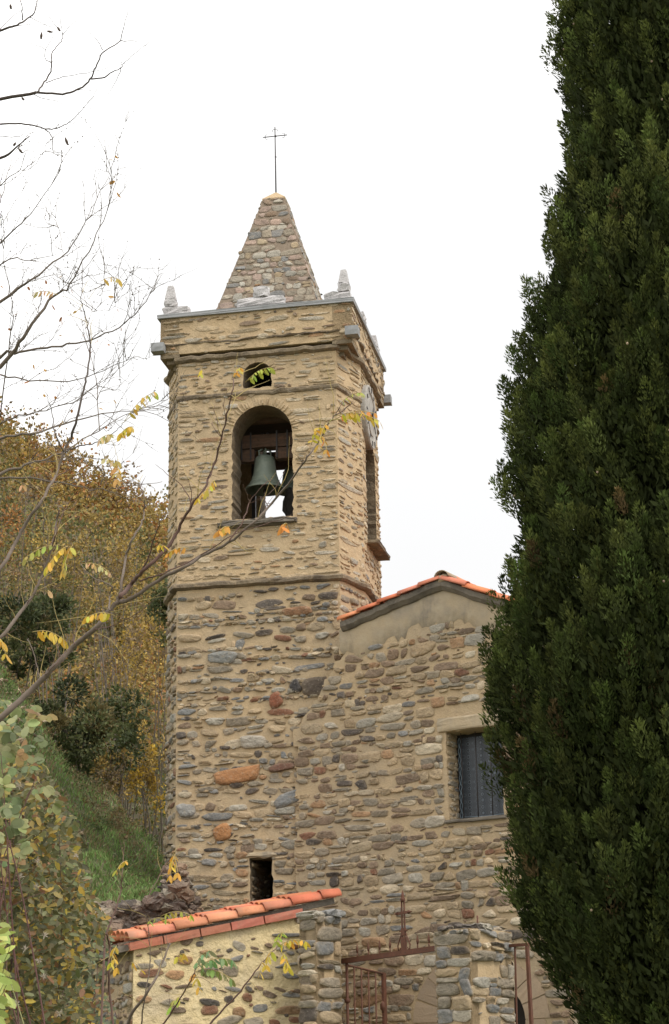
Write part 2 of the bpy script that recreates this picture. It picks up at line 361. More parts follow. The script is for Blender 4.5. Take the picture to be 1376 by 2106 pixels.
def masonry(mb, O, U, V, N, outer, holes=(), style=None, v0=None, v1=None, avoid=None, mati=1):
    """fill polygon (u,v) with coursed rubble"""
    st = dict(h=(.12, .24), asp=(1.2, 3.2), fill=(.78, .93), fillh=(.66, .9), prot=(.015, .045), pal=PAL_CH, skip=.04, split=.25, rot=.05, wave=.03, mort=(.40, .30, .185), smear=.5, pin=.4, sq=(.35, .45, .6, .8))
    st.update(style or {})
    us = [p[0] for p in outer]; vsx = [p[1] for p in outer]
    v0 = min(vsx) if v0 is None else v0; v1 = max(vsx) if v1 is None else v1
    v = v0; ug = np.arange(min(us) - .02, max(us) + .02, .015)
    while v < v1 - .03:
        h = min(rnd.uniform(*st['h']), v1 - v)
        ok = np.ones(ug.shape, bool)
        for vv in (v + h * .2, v + h * .5, v + h * .8):
            ok &= pip(outer, ug, vv)
            for ho in holes: ok &= ~pip(ho, ug, vv)
        # runs of inside
        i = 0
        wph, wfr = rnd.uniform(0, 6.28), rnd.uniform(.7, 1.6)
        while i < len(ug):
            if not ok[i]: i += 1; continue
            j = i
            while j + 1 < len(ug) and ok[j + 1]: j += 1
            a, b = ug[i], ug[j]; i = j + 1
            x = a
            while x < b - .04:
                wd = h * rnd.uniform(*st['asp']) * (1.5 if rnd.random() < .08 else 1)
                if b - x - wd < h * .6: wd = b - x
                wd = min(wd, 1.1)
                parts = [(x, v, wd, h)]
                if wd > .16 and h > .1 and rnd.random() < st['split']:
                    k = rnd.uniform(.35, .65)
                    if rnd.random() < .65: parts = [(x, v, wd, h * k), (x, v + h * k, wd, h * (1 - k))]
                    else: parts = [(x, v, wd * k, h), (x + wd * k, v, wd * (1 - k), h)]
                for (px, py, pw, phh) in parts:
                    if rnd.random() < st['skip']: continue
                    cu, cv = px + pw / 2, py + phh / 2
                    cv += st['wave'] * math.sin(cu * wfr + wph)
                    if avoid and avoid(cu, cv): continue
                    fl = rnd.uniform(*st['fill']); fh = rnd.uniform(*st['fillh'])
                    if rnd.random() < .25: fh *= .75; 
                    if rnd.random() < .15: fl *= .7
                    edge = (px <= a + .001 or px + pw >= b - .001)
                    hw = pw / 2 * (max(fl, .9) if edge else fl); hh = phh / 2 * fh
                    cu += 0 if edge else rnd.uniform(-1, 1) * (pw / 2 - hw); cv += rnd.uniform(-1, 1) * (phh / 2 - hh)
                    pr = rnd.uniform(*st['prot'])
                    one_stone(mb, O, U, V, N, cu, cv, hw, hh, pr, pick(st['pal']), mati, ang=rnd.gauss(0, st['rot']) * (.3 if edge else 1), edge=st['mort'], smear=st['smear'], sq=st['sq'])
                if st['pin'] and rnd.random() < st['pin']:      # little pinning stones in the wider joints
                    pu, pv = x + rnd.uniform(-.02, .02) + wd * rnd.choice([0, 0, .5]), v + rnd.choice([0, h]) + rnd.gauss(0, .015)
                    if min(us) + .05 < pu < max(us) - .05 and pip(outer, np.array([pu]), pv)[0] and not any(pip(ho, np.array([pu]), pv)[0] for ho in holes) and not (avoid and avoid(pu, pv)):
                        one_stone(mb, O, U, V, N, pu, pv, rnd.uniform(.025, .075), rnd.uniform(.012, .03), rnd.uniform(.01, .025), pick(st['pal']), mati, ang=rnd.gauss(0, .2), edge=st['mort'], smear=st['smear'])
                x += wd
        v += h

def resample(loop, step=.12, jit=.0):
    o = []; k = len(loop)
    for i in range(k):
        a, b = Vector(loop[i]), Vector(loop[(i + 1) % k]); L = (b - a).length; n = max(1, int(L / step))
        for j in range(n):
            p = a.lerp(b, j / n); o.append((p.x + (rnd.gauss(0, jit) if j else 0), p.y + (rnd.gauss(0, jit) if j else 0)))
    return o
def panel(mb, O, U, V, N, outer, holes=(), thick=.5, mati=0, revmat=None, jit=.012):
    """slab with holes: front, back, outer sides and reveals"""
    loops = [list(outer)] + [resample(h, .08, jit) for h in holes]
    tris = tessellate_polygon([[Vector((p[0], p[1], 0)) for p in l] for l in loops])
    pts = [p for l in loops for p in l]; k = len(pts)
    vs = [O + U * a + V * b for a, b in pts] + [O + U * a + V * b - N * thick for a, b in pts]
    fs = []
    for t in tris:
        a, b, c = (pts[q] for q in t)
        ccw = (b[0] - a[0]) * (c[1] - a[1]) - (b[1] - a[1]) * (c[0] - a[0]) > 0
        t = tuple(t) if ccw == (U.cross(V).dot(N) > 0) else tuple(t)[::-1]
        fs.append(t); fs.append(tuple(q + k for q in t[::-1]))
    base = 0; sf = []
    for l in loops:
        for i in range(len(l)):
            a, b = base + i, base + (i + 1) % len(l)
            (sf if base else fs).append((a, b, b + k, a + k))
        base += len(l)
    mb.add(vs, fs, mat=mati)
    if sf:
        mb.add(vs, sf, mat=mati if revmat is None else revmat)
def arch(u0, u1, v0, vs, vtop=None, n=14):
    """opening outline: straight jambs to springing vs, then (elliptic) arch"""
    c = (u0 + u1) / 2; r = (u1 - u0) / 2; h = r if vtop is None else vtop - vs
    return [(u0, v0), (u1, v0)] + [(c + r * math.cos(math.pi * i / n), vs + h * math.sin(math.pi * i / n)) for i in range(n + 1)]
def radial(mb, O, U, V, N, c, r, vs, hgt, n, length, wid, pal, prot=(.02, .05)):
    for i in range(n):
        q = math.pi * (i + .5) / n + rnd.uniform(-.03, .03); L = length * rnd.uniform(.7, 1.1)
        rr = 1.0
        bx, by = c + r * math.cos(q), vs + hgt * math.sin(q)
        d = Vector((math.cos(q), math.sin(q)))
        one_stone(mb, O, U, V, N, bx + d.x * (L / 2 + .0), by + d.y * (L / 2 + .0), L / 2, wid * rnd.uniform(.6, 1.1) / 2, rnd.uniform(*prot), pick(pal), ang=q, edge=(.42, .31, .185), smear=.9)

Z = Vector((0, 0, 1))
# ------------------------------------------------------------------ ground, hillside, hill
def sst(a, b, x):
    t = np.clip((x - a) / (b - a), 0, 1); return t * t * (3 - 2 * t)
def gh(x, y):
    x = np.asarray(x, float); y = np.asarray(y, float)
    base = 1.3 * sst(9, 27, y)
    t = np.clip((y - 35.7) / 9.3, 0, 1)
    top = 5.9 + 1.2 * np.clip(-3.5 - x, -.6, 9)
    hp = 5.0 + t ** .9 * (top - 5.0) - .16 * np.maximum(y - 45.5, 0)
    hp += (.22 * np.sin(x * 1.7 + y * .9) + .16 * np.sin(y * 2.1 - x * .8) + .13 * np.sin(x * 3.9 - y * 1.3 + 1) + .09 * np.sin(y * 4.3 + x * 2.7)) * sst(0, .15, t)
    m = sst(-2.1, -2.9, x) * sst(-60, -25, x) * sst(35.55, 35.75, y)
    lf = 1.2 * sst(-2.0, -4.5, x) * sst(5.0, 8.0, y) * (1 - m)       # bank under the brambles on the left
    return base * (1 - m) + hp * m + lf
xs = np.concatenate([[-900, -400, -150, -60, -30], np.arange(-16, 6.01, .3), [8, 12, 20, 40, 100, 300, 900]])
ys = np.concatenate([[-300, -60, -15, -4], np.arange(0, 33, .8), np.arange(33, 50, .25), [52, 56, 62, 70, 90, 150, 400, 1500]])
gx, gy = np.meshgrid(xs, ys); gz = gh(gx, gy)
g = MB(); nx = len(xs)
g.add(np.stack([gx, gy, gz], -1).reshape(-1, 3), [(j * nx + i, j * nx + i + 1, (j + 1) * nx + i + 1, (j + 1) * nx + i) for j in range(len(ys) - 1) for i in range(nx - 1)], smooth=True)
tag(g.build('ground', M['ground']), kind='structure')

# far wooded hill: from a foot line up to the ridge the photo shows
RPX = [(-900, 560), (-300, 700), (0, 818), (70, 858), (150, 920), (220, 980), (340, 1045), (480, 1150), (640, 1290), (900, 1480), (1500, 1700)]
ridge = [P(a, b, 105) for a, b in RPX]
rx = np.array([p.x for p in ridge]); rz = np.array([p.z for p in ridge]) - 2.4
def hillz(x, y):
    x = np.asarray(x, float); y = np.asarray(y, float)
    t = np.clip((y - 52) / 53, 0, 1)
    xx = x * (105 / np.maximum(y, 40)) * .6 + x * .4
    top = np.interp(xx, rx, rz)
    return 6.0 + (top - 6.0) * t ** 1.05 + np.where(y > 105, -(y - 105) * .3, 0) + .5 * np.sin(x * .5 + y * .3) * t
hx = np.arange(-60, 61, 2.); hy = np.arange(50, 150, 2.)
gx, gy = np.meshgrid(hx, hy); gz = hillz(gx, gy); nx = len(hx)
g = MB(); g.add(np.stack([gx, gy, gz], -1).reshape(-1, 3), [(j * nx + i, j * nx + i + 1, (j + 1) * nx + i + 1, (j + 1) * nx + i) for j in range(len(hy) - 1) for i in range(nx - 1)], smooth=True)
tag(g.build('hill', M['hill']), kind='structure')

# ------------------------------------------------------------------ bell tower
tower = thing('bell_tower', TF.w(0, 2, 1.0), 'tall stone church bell tower with pyramid spire, iron cross and arched belfry', 'bell tower')
z0, zc, zm, zb, zs = .9, 11.35, 15.33, 16.18, 17.10
XL, CA, CL, CB, YF, YB = 1.64, .33, .47, 1.0, .10, 4.10
OCT = [(-XL, YF), (XL, YF), (XL + CA, YF + CB), (XL + CA, YB - CB), (XL, YB), (-XL, YB), (-XL - CL, YB - CB), (-XL - CL, YF + CB)]
LOW = dict(pin=.7, h=(.08, .21), asp=(1.1, 3.0), fill=(.74, .96), fillh=(.6, .92), prot=(.014, .05), pal=PAL_LOW, sq=(.35, .45, .55, .7), skip=.04, split=.3, rot=.09, wave=.06)
UPS = dict(h=(.075, .16), asp=(1.4, 4.4), fill=(.55, .86), fillh=(.42, .8), prot=(.006, .03), pal=PAL_UP, mort=(.44, .325, .195), smear=1.0, skip=.12, split=.25, rot=.06, wave=.04)
wl = MB()
bx0, _ = TF.hit(477, 880, YF); bx1, _ = TF.hit(601, 880, YF); _, bz0 = TF.hit(540, 1066, YF); _, bz1 = TF.hit(540, 833, YF)
hb = arch(bx0, bx1, bz0, bz1 - (bx1 - bx0) / 2)
sx0, _ = TF.hit(501, 780, YF); sx1, _ = TF.hit(558, 780, YF); _, sz0 = TF.hit(530, 797, YF); _, sz1 = TF.hit(530, 745, YF)
hs_ = arch(sx0, sx1, sz0, sz1 - .24, sz1)
nx0, nzt = TF.hit(513, 1765, YF); nx1, _ = TF.hit(561, 1765, YF); _, nz0 = TF.hit(540, 1900, YF)
hn = [(nx0, nz0), (nx1, nz0), (nx1, nzt), (nx0, nzt)]
BZT = TF.hit(592, 862, YB - .5)[1]
for i in range(8):
    a, b = OCT[i], OCT[(i + 1) % 8]
    O = TF.w(a[0], a[1], 0); E_ = TF.w(b[0], b[1], 0); L = (E_ - O).length; U = (E_ - O).normalized(); N = U.cross(Z).normalized()
    holes = []
    if i == 0:
        sh = [[(p[0] + XL, p[1]) for p in h] for h in (hb, hs_, hn)]
        holes = sh
    if i == 2: holes = [arch(.40, 1.60, bz0 - .15, bz1 - .75)]
    if i == 4: c_ = XL - 0.0; holes = [arch(c_ - .72, c_ + .72, bz0 - .02, BZT - .72)]
    outer = [(0, z0), (L, z0), (L, zc - .1), (L, zm), (L, zb), (0, zb), (0, zm), (0, zc - .1)]
    # lower and upper storeys are pointed differently: two slabs one above the other
    lowh = [h for h in holes if h[0][1] < zc - 1]; uph = [h for h in holes if h[0][1] >= zc - 1]
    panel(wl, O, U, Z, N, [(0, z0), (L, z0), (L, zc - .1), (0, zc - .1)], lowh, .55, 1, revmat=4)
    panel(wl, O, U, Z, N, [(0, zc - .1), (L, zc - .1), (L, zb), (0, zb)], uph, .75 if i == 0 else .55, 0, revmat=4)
    if i in (0, 1, 2, 7, 6, 3):
        mg = [[(p[0], p[1]) for p in h] for h in holes]
        if i == 0:   # leave a ring for the arch stones
            mg = [arch(bx0 + XL - .05, bx1 + XL + .05, bz0 - .12, bz1 - (bx1 - bx0) / 2, bz1 + .22), arch(sx0 + XL - .03, sx1 + XL + .03, sz0, sz1 - .24, sz1 + .18), sh[2]]
        vis = i in (0, 1, 2, 7)
        masonry(wl, O, U, Z, N, [(0, z0), (L, z0), (L, zc - .12), (0, zc - .12)], mg, LOW, v0=4.2 if vis else 8, mati=2)
        masonry(wl, O, U, Z, N, [(0, zc + .1), (L, zc + .1), (L, zb), (0, zb)], mg, UPS, mati=2)
    if i == 0:
        r = (bx1 - bx0) / 2
        radial(wl, O, U, Z, N, (bx0 + bx1) / 2 + XL, r, bz1 - r, r, 30, .2, .05, PAL_UP, (.0, .03))
        radial(wl, O, U, Z, N, (sx0 + sx1) / 2 + XL, (sx1 - sx0) / 2, sz1 - .24, .24, 14, .15, .045, PAL_UP, (.0, .025))
# the few big rust, orange and black stones that catch the eye
U_, N_ = TF.X, -TF.Y
for px, py, w_, h_, c, an in ((487, 1597, 96, 30, (.36, .17, .07), .17), (567, 1440, 30, 30, (.23, .08, .04), .5), (650, 1412, 60, 36, (.11, .085, .065), .1), (608, 1413, 26, 26, (.06, .055, .055), .5), (611, 1258, 60, 17, (.30, .16, .085), 0), (456, 1712, 36, 30, (.40, .19, .075), .3), (585, 1578, 56, 16, (.15, .075, .05), .1), (460, 1352, 56, 26, (.25, .25, .235), .05), (523, 1525, 58, 26, (.40, .36, .30), 0), (600, 1640, 62, 26, (.22, .225, .225), .3), (384, 1668, 44, 30, (.27, .265, .25), 0)):
    u, v = TF.hit(px, py, YF); q_ = TF.hit(px + 1, py, YF)[0] - u
    one_stone(wl, TF.w(0, YF, 0), TF.X, Z, -TF.Y, u, v, w_ / 2 * q_, h_ / 2 * q_, .06, c, 2, ang=an, edge=(.40, .30, .185), smear=.35)
# deep left cheek of the slot window
O = TF.w(nx0, YF + .56, 0)
wl.box(TF.w(nx0 - .15, YF + 1.2, (nz0 + nzt) / 2), TF.X, TF.Y, Z, .15, .64, (nzt - nz0) / 2 + .1, mat=1)
masonry(wl, TF.w(nx0, YF + .1, 0), TF.Y, Z, TF.X, [(0, nz0), (1.7, nz0), (1.7, nzt), (0, nzt)], style=dict(LOW, pal=PAL_CH), mati=2)
# floors inside, so the closed rooms are dark
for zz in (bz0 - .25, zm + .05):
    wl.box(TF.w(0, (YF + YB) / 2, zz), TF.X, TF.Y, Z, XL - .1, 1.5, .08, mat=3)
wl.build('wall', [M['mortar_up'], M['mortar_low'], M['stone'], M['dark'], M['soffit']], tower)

def oct_off(d):
    """octagon plan pushed out by d"""
    k = 8; o = []
    for i in range(k):
        p0, p1, p2 = Vector(OCT[i - 1]), Vector(OCT[i]), Vector(OCT[(i + 1) % k])
        n1 = Vector(((p1 - p0).y, -(p1 - p0).x)).normalized(); n2 = Vector(((p2 - p1).y, -(p2 - p1).x)).normalized()
        m_ = (n1 + n2).normalized(); o.append(p1 + m_ * (d / max(.3, m_.dot(n1))))
    return o
def band(mb, prof, plan, step=.16, jd=.012, jz=.008, col=(1, 1, 1)):
    """string course: profile [(offset, z)] swept round a closed plan function plan(d) with unevenness"""
    rings = []
    base = plan(0); k = len(base)
    cnt = [max(2, int((Vector(base[(i + 1) % k]) - Vector(base[i])).length / step)) for i in range(k)]
    tot = sum(cnt); jds = [rnd.gauss(0, jd) for _ in range(tot)]; jzs = [rnd.gauss(0, jz) for _ in range(tot)]
    vs = []
    for d, z in prof:
        q = plan(d); t_ = 0
        for i in range(k):
            a, b = Vector(q[i]), Vector(q[(i + 1) % k]); dirv = (b - a).normalized(); nn = Vector((dirv.y, -dirv.x))
            for j in range(cnt[i]):
                p = a.lerp(b, j / cnt[i]) + nn * (jds[t_] + rnd.gauss(0, jd * .5) if d > 0 else 0)
                vs.append(TF.w(p.x, p.y, z + jzs[t_])); t_ += 1
    m_ = len(prof); fs = []
    for r_ in range(m_ - 1):
        for j in range(tot):
            fs.append((r_ * tot + j, r_ * tot + (j + 1) % tot, (r_ + 1) * tot + (j + 1) % tot, (r_ + 1) * tot + j))
    mb.add(vs, fs, col=col)
for nm, z, d, hgt in (('cornice', zc, .10, .13), ('string_course', zm, .045, .09), ('cornice', zb - .02, .10, .12)):
    b = MB(); band(b, [(-.1, z - .05), (d * .45, z - .03), (d, z), (d * 1.02, z + hgt * .45), (d * .8, z + hgt * .7), (-.1, z + hgt)], oct_off)
    b.build(nm, M['cornice'], tower)
# parapet: square above the octagon, corbelled at the corners
SQ = [(-2.0, 0.0), (2.0, 0.0), (2.0, 4.0), (-2.0, 4.0)]
pz0, pz1 = zb + .12, zs
pp = MB()
for i in range(4):
    a, b = SQ[i], SQ[(i + 1) % 4]
    O = TF.w(a[0], a[1], 0); E_ = TF.w(b[0], b[1], 0); L = (E_ - O).length; U = (E_ - O).normalized(); N = U.cross(Z).normalized()
    panel(pp, O, U, Z, N, [(0, pz0), (L, pz0), (L, pz1), (0, pz1)], (), .4, 0)
    masonry(pp, O, U, Z, N, [(0, pz0), (L, pz0), (L, pz1), (0, pz1)], (), dict(UPS, h=(.1, .19), pal=PAL_UP + [(BR, 8), (DK, 3)]), mati=1)
# corbelled corners under the square
for sx in (-1, 1):
    for (ya, yb_) in ((0.0, YF + CB), (4.0, YB - CB)):
        c0 = TF.w(sx * 2.0, ya, pz0 + .02)
        for k_ in range(3):
            f_ = 1 - k_ * .3
            q1 = Vector((sx * (XL + .02), ya + (.0 if ya < 1 else .0), 0)); 
            tri = [(sx * 2.0 * 1.0 - sx * (1 - f_) * .36, ya + (yb_ - ya) * (1 - f_) * .36 ), (sx * (XL - .05), ya + (yb_ - ya) * (1 - f_) * .36), (sx * 2.0 - sx * (1 - f_) * .36, yb_)]
            zt, zl = pz0 + .02 - k_ * .09, pz0 - .075 - k_ * .09
            vs = [TF.w(p[0], p[1], zz) for zz in (zl, zt) for p in tri]
            pp.add(vs, [(0, 1, 2), (3, 5, 4), (0, 3, 4, 1), (1, 4, 5, 2), (2, 5, 3, 0)], mat=2)
b = MB(); band(b, [(-.05, pz0 + .17), (.035, pz0 + .19), (.04, pz0 + .22), (-.05, pz0 + .25)], lambda d: [Vector((-2 - d, -d)), Vector((2 + d, -d)), Vector((2 + d, 4 + d)), Vector((-2 - d, 4 + d))], jd=.02, jz=.012)
pp.build('parapet', [M['mortar_up'], M['stone'], M['cornice']], tower)
b.build('string_course', M['cornice'], tower)
b = MB(); b.rough_box(TF.w(0, 2, zs + .045), TF.X, TF.Y, Z, 2.06, 2.06, .045, n=6, amp=.003); b.build('roof_slab', M['slab'], tower)
# corner blocks
for (X_, Y_) in ((-2.0, .0), (2.0, 0.0), (2.0, 4.0), (-2.0, 4.0)):
    b = MB(); b.rough_box(TF.w(X_ + (.02 if X_ > 0 else -.02), Y_ + (-.06 if Y_ < 1 else .06), zb + .25), TF.X, TF.Y, Z, .145, .135, .105, n=2, amp=.002, bev=.012)
    b.build('corner_block', M['slab'], tower)
# pinnacles
zt0 = zs + .09
for (sx, sy) in ((-1, -1), (1, -1), (1, 1), (-1, 1)):
    b = MB(); cx, cy = sx * 1.83, 2 + sy * 1.83
    b.rough_box(TF.w(cx - sx * .13, cy, zt0 + .10), TF.X, TF.Y, Z, .27, .13, .10, n=3, amp=.012, bev=.012)
    b.rough_box(TF.w(cx, cy - sy * .27, zt0 + .10), TF.X, TF.Y, Z, .13, .135, .10, n=3, amp=.012, bev=.012)
    b.rough_box(TF.w(cx, cy, zt0 + .30), TF.X, TF.Y, Z, .125, .125, .10, n=3, amp=.012, bev=.015)
    t0, t1, zz0, zz1 = .105, .055, zt0 + .40, zt0 + .70
    vs = [TF.w(cx + a * t, cy + c * t, zz) for t, zz in ((t0, zz0), (t1, zz1)) for a, c in ((-1, -1), (1, -1), (1, 1), (-1, 1))]
    b.add(vs, [(0, 1, 5, 4), (1, 2, 6, 5), (2, 3, 7, 6), (3, 0, 4, 7), (4, 5, 6, 7)])
    b.build('pinnacle', M['granite'], tower)
for k_, (cx, cy, ax, ay) in enumerate(((.1, .17, TF.X, TF.Y), (1.83, 2.0, TF.Y, -TF.X), (-1.83, 2.0, TF.Y, -TF.X), (.1, 3.83, TF.X, TF.Y))):
    b = MB(); b.rough_box(TF.w(cx, cy, zt0 + .13), ax, ay, Z, .50, .13, .13, n=4, amp=.012, bev=.03)
    b.rough_box(TF.w(cx, cy, zt0 + .37), ax, ay, Z, .17, .12, .13, n=3, amp=.012, bev=.02)
    b.build('merlon', M['granite'], tower)
# spire
_, zap = TF.hit(559, 396, 2.0); _, zcp = TF.hit(558, 407, 1.75)
hw = 1.20; zsp = zt0; hc = .235
sp = MB()
cor = [(-1, -1), (1, -1), (1, 1), (-1, 1)]
def ring(h_, z): return [(s_[0] * h_, 2 + s_[1] * h_, z) for s_ in cor]
SPX = .03
r0_, r1_ = ring(hw, zsp), ring(hc, zcp)
for i in range(4):
    a, b_, c_, d_ = r0_[i], r0_[(i + 1) % 4], r1_[(i + 1) % 4], r1_[i]
    A, B, C_, D_ = (TF.w(p[0] + SPX, p[1], p[2]) for p in (a, b_, c_, d_))
    sp.add([A, B, C_, D_], [(0, 1, 2, 3)], mat=0)
    U = (B - A).normalized(); mid = (C_ + D_) / 2 - (A + B) / 2; V = mid.normalized(); N = U.cross(V).normalized(); H = mid.length
    O = (A + B) / 2
    poly = [(-hw, .02), (hw, .02), (hc, H), (-hc, H)]
    masonry(sp, O, U, V, N, poly, (), dict(h=(.12, .21), asp=(1.0, 1.8), fill=(.9, .99), fillh=(.86, .98), sq=(.3, .4, .5), mort=(.24, .185, .135), prot=(.01, .025), pal=PAL_SP, skip=.02, split=.12, rot=.12, wave=.02), mati=1)
sp.build('spire', [M['spire_mortar'], M['stone']], tower)
b = MB(); hcc = hc + .02
rr = [TF.w(p[0] + SPX, p[1], p[2]) for p in ring(hcc, zcp)] + [TF.w(SPX, 2, zap)] + [TF.w(p[0] + SPX, p[1], p[2] - .05) for p in ring(hcc, zcp)]
b.add(rr, [(0, 1, 4), (1, 2, 4), (2, 3, 4), (3, 0, 4), (5, 6, 1, 0), (6, 7, 2, 1), (7, 8, 3, 2), (8, 5, 0, 3)])
b.build('spire_cap', M['mortar_up'], tower)
# iron cross
_, zx1 = TF.hit(557, 262, 2.0); _, zxa = TF.hit(557, 281, 2.0); _, zxk = TF.hit(557, 324, 2.0)
b = MB(); cw = lambda x, z: TF.w(SPX + x, 2, z)
b.tube([cw(0, zap - .1), cw(-.005, (zap + zx1) / 2), cw(-.01, zx1)], [.016, .014, .011], n=6)
b.tube([cw(-.28, zxa), cw(.26, zxa)], .012, n=6)
b.lathe(cw(0, zxk), [(0, -.025), (.026, 0), (0, .025)], n=8); b.lathe(cw(0, zxa), [(0, -.035), (.035, 0), (0, .035)], n=8)
def curl(c, d):        # little trefoil hooks at the arm ends
    s_ = Vector((0, 0, 1)) if abs(d.z) < .5 else TF.X
    for sg in (-1, 1):
        b.tube([c, c + d * .03 + s_ * sg * .03, c + d * .0 + s_ * sg * .055, c - d * .035 + s_ * sg * .05], .006, n=4)
    b.tube([c, c + d * .09], [.011, .002], n=5)
curl(cw(-.21, zxa), -TF.X); curl(cw(.19, zxa), TF.X); curl(cw(-.01, zx1 - .08), Z.copy())
b.build('cross', M['iron'], tower)
# belfry sill, side sill, niche lintel
b = MB(); sx0_, _ = TF.hit(446, 1075, YF - .1); sx1_, _ = TF.hit(609, 1075, YF - .1)
b.rough_box(TF.w((sx0_ + sx1_) / 2, YF + .12, bz0 - .09), TF.X, TF.Y, Z, (sx1_ - sx0_) / 2, .27, .075, n=6, amp=.008, bev=.04); b.build('belfry_sill', M['verge'], tower)
b = MB(); b.rough_box(TF.w(XL + CA + .06, 2.1, bz0 - .25), TF.X, TF.Y, Z, .20, .72, .05, n=4, amp=.008, bev=.01); b.build('belfry_sill', M['cornice'], tower)
b = MB(); b.rough_box(TF.w((nx0 + nx1) / 2 - .02, YF + .16, nzt + .06), TF.X, TF.Y, Z, .34, .2, .06, n=4, amp=.01, bev=.02); b.build('niche_lintel', M['render'], tower)
# clock on the east face
ck = MB(); cc = TF.w(XL + CA, 1.75, 14.98 + .25); nrm = TF.X
ck.lathe(cc, [(.001, .11), (.40, .11), (.41, .085), (.50, .085), (.52, .11), (.66, .11), (.68, .08), (.68, -.1)], n=36, ax=nrm, smooth=False)
ck = ck.build('clock_face', M['clock'], tower)
b = MB()
for ang, ln in ((.5, .30), (2.3, .42)):
    d = (TF.Y * math.sin(ang) + Z * math.cos(ang)); b.tube([cc + nrm * .135 - d * .08, cc + nrm * .135 + d * ln], [.02, .008], n=5)
b.build('clock_hand', M['iron'], ck)
for k_ in range(12):
    a_ = k_ * math.pi / 6; d = TF.Y * math.sin(a_) + Z * math.cos(a_)
    b = MB(); b.box(cc + d * .58 + nrm * .118, d, nrm.cross(d), nrm, .05, .014, .008); b.build('hour_mark', M['iron'], ck)

# ------------------------------------------------------------------ bells
bcx, _ = TF.hit(545, 975, 1.1); _, bzt = TF.hit(545, 938, 1.1); _, bzb = TF.hit(545, 1010, .95)
def bell(name, c, H, r, label, yoke=True):
    t = thing(name, c, label, 'bell')
    b = MB(); pr = [(0, 0), (.30, 0), (.44, -.05), (.50, -.12), (.53, -.3), (.58, -.52), (.68, -.72), (.83, -.88), (.98, -.97), (1.0, -1.0), (.93, -1.0), (.80, -.9), (.55, -.6), (.46, -.2), (0, -.12)]
    b.lathe(c, [(a * r, z * H) for a, z in pr], n=32)
    for zz in (-.13, -.74, -.9):
        q = [p for p in pr if True]; rr_ = np.interp(-zz, [-p[1] for p in pr[:10]], [p[0] for p in pr[:10]])
        b.lathe(c + Z * zz * H, [(rr_ * r - .01, .012), (rr_ * r + .008, 0), (rr_ * r - .01, -.012)], n=32)
    b.build('bell_body', M['bronze'], t)
    b = MB()
    for k_ in range(4):
        a_ = math.pi * k_ / 2 + .4; d = TF.X * math.cos(a_) + TF.Y * math.sin(a_)
        b.tube([c + d * .02, c + d * r * .28 + Z * .02, c + d * r * .30 + Z * .10, c + d * r * .1 + Z * .15], .02, n=6)
    b.build('crown', M['bronze'], t)
    b = MB(); b.tube([c - Z * .05, c - Z * H * 1.0], .014, n=6); b.lathe(c - Z * H * 1.02, [(0, -.06), (.045, -.02), (.045, .02), (0, .06)], n=12); b.build('clapper', M['iron'], t)
    if yoke:
        h_ = MB(); hz = c.z + .15 + .15
        h_.rough_box(Vector((c.x, c.y, hz)) + TF.X * .0, TF.X, TF.Y, Z, .70, .12, .15, n=4, amp=.006, bev=.01)
        for sg, xx in ((-1, -.40), (1, .44)):
            h_.rough_box(Vector((c.x, c.y, hz - .29)) + TF.X * xx, TF.X, TF.Y, Z, .20, .11, .135, n=3, amp=.006, bev=.01)
        hk = h_.build('headstock', M['timber'], t)
        for xx in (-.46, -.27, .28, .5):
            s_ = MB(); s_.box(Vector((c.x, c.y, hz - .1)) + TF.X * xx - TF.Y * .128, TF.X, TF.Y, Z, .016, .008, .29); s_.build('iron_strap', M['iron'], hk)
        for xx in (-.05, .06): s_ = MB(); s_.lathe(Vector((c.x, c.y, hz + .155)) + TF.X * xx, [(0, .05), (.03, .05), (.03, 0)], n=8); s_.build('bolt', M['iron'], hk)
    return t
bell('church_bell', TF.w(bcx, 1.1, bzt), .74, .42, 'large green bronze bell hanging in the middle of the belfry arch')
b2x, _ = TF.hit(597, 975, 2.0); _, b2z = TF.hit(597, 966, 2.0)
bell('church_bell', TF.w(b2x, 2.0, b2z), .5, .3, 'smaller dark bell half hidden behind the large bell, at the arch\'s right jamb', yoke=False)
t = thing('bell_support', TF.w(0, 1.6, bz0), 'dark iron and timber frame that carries the bells inside the belfry', 'bell stand')
for xx in (-.62, .66):
    for yy in (.85, 2.5):
        b = MB(); b.box(TF.w(xx, yy, (bz0 + bzt + .7) / 2 - .05), TF.X, TF.Y, Z, .04, .05, (bzt + .7 - bz0) / 2 + .1); b.build('post', M['iron'], t)
for yy in (.85, 2.5):
    b = MB(); b.box(TF.w(.0, yy + .1, bzt + .72), TF.X, TF.Y, Z, .85, .06, .06); b.build('cross_beam', M['timber'], t)
b = MB(); b.box(TF.w(b2x - .02, 2.0, b2z + .14), TF.X, TF.Y, Z, .4, .1, .1); b.build('cross_beam', M['timber'], t)
b = MB(); q = TF.hit(592, 1040, 1.5); b.rough_box(TF.w(q[0] + .1, 1.5, q[1]), TF.X, TF.Y, Z, .17, .16, .32, n=3, amp=.03, bev=.05); b.build('motor_housing', M['dark'], t)

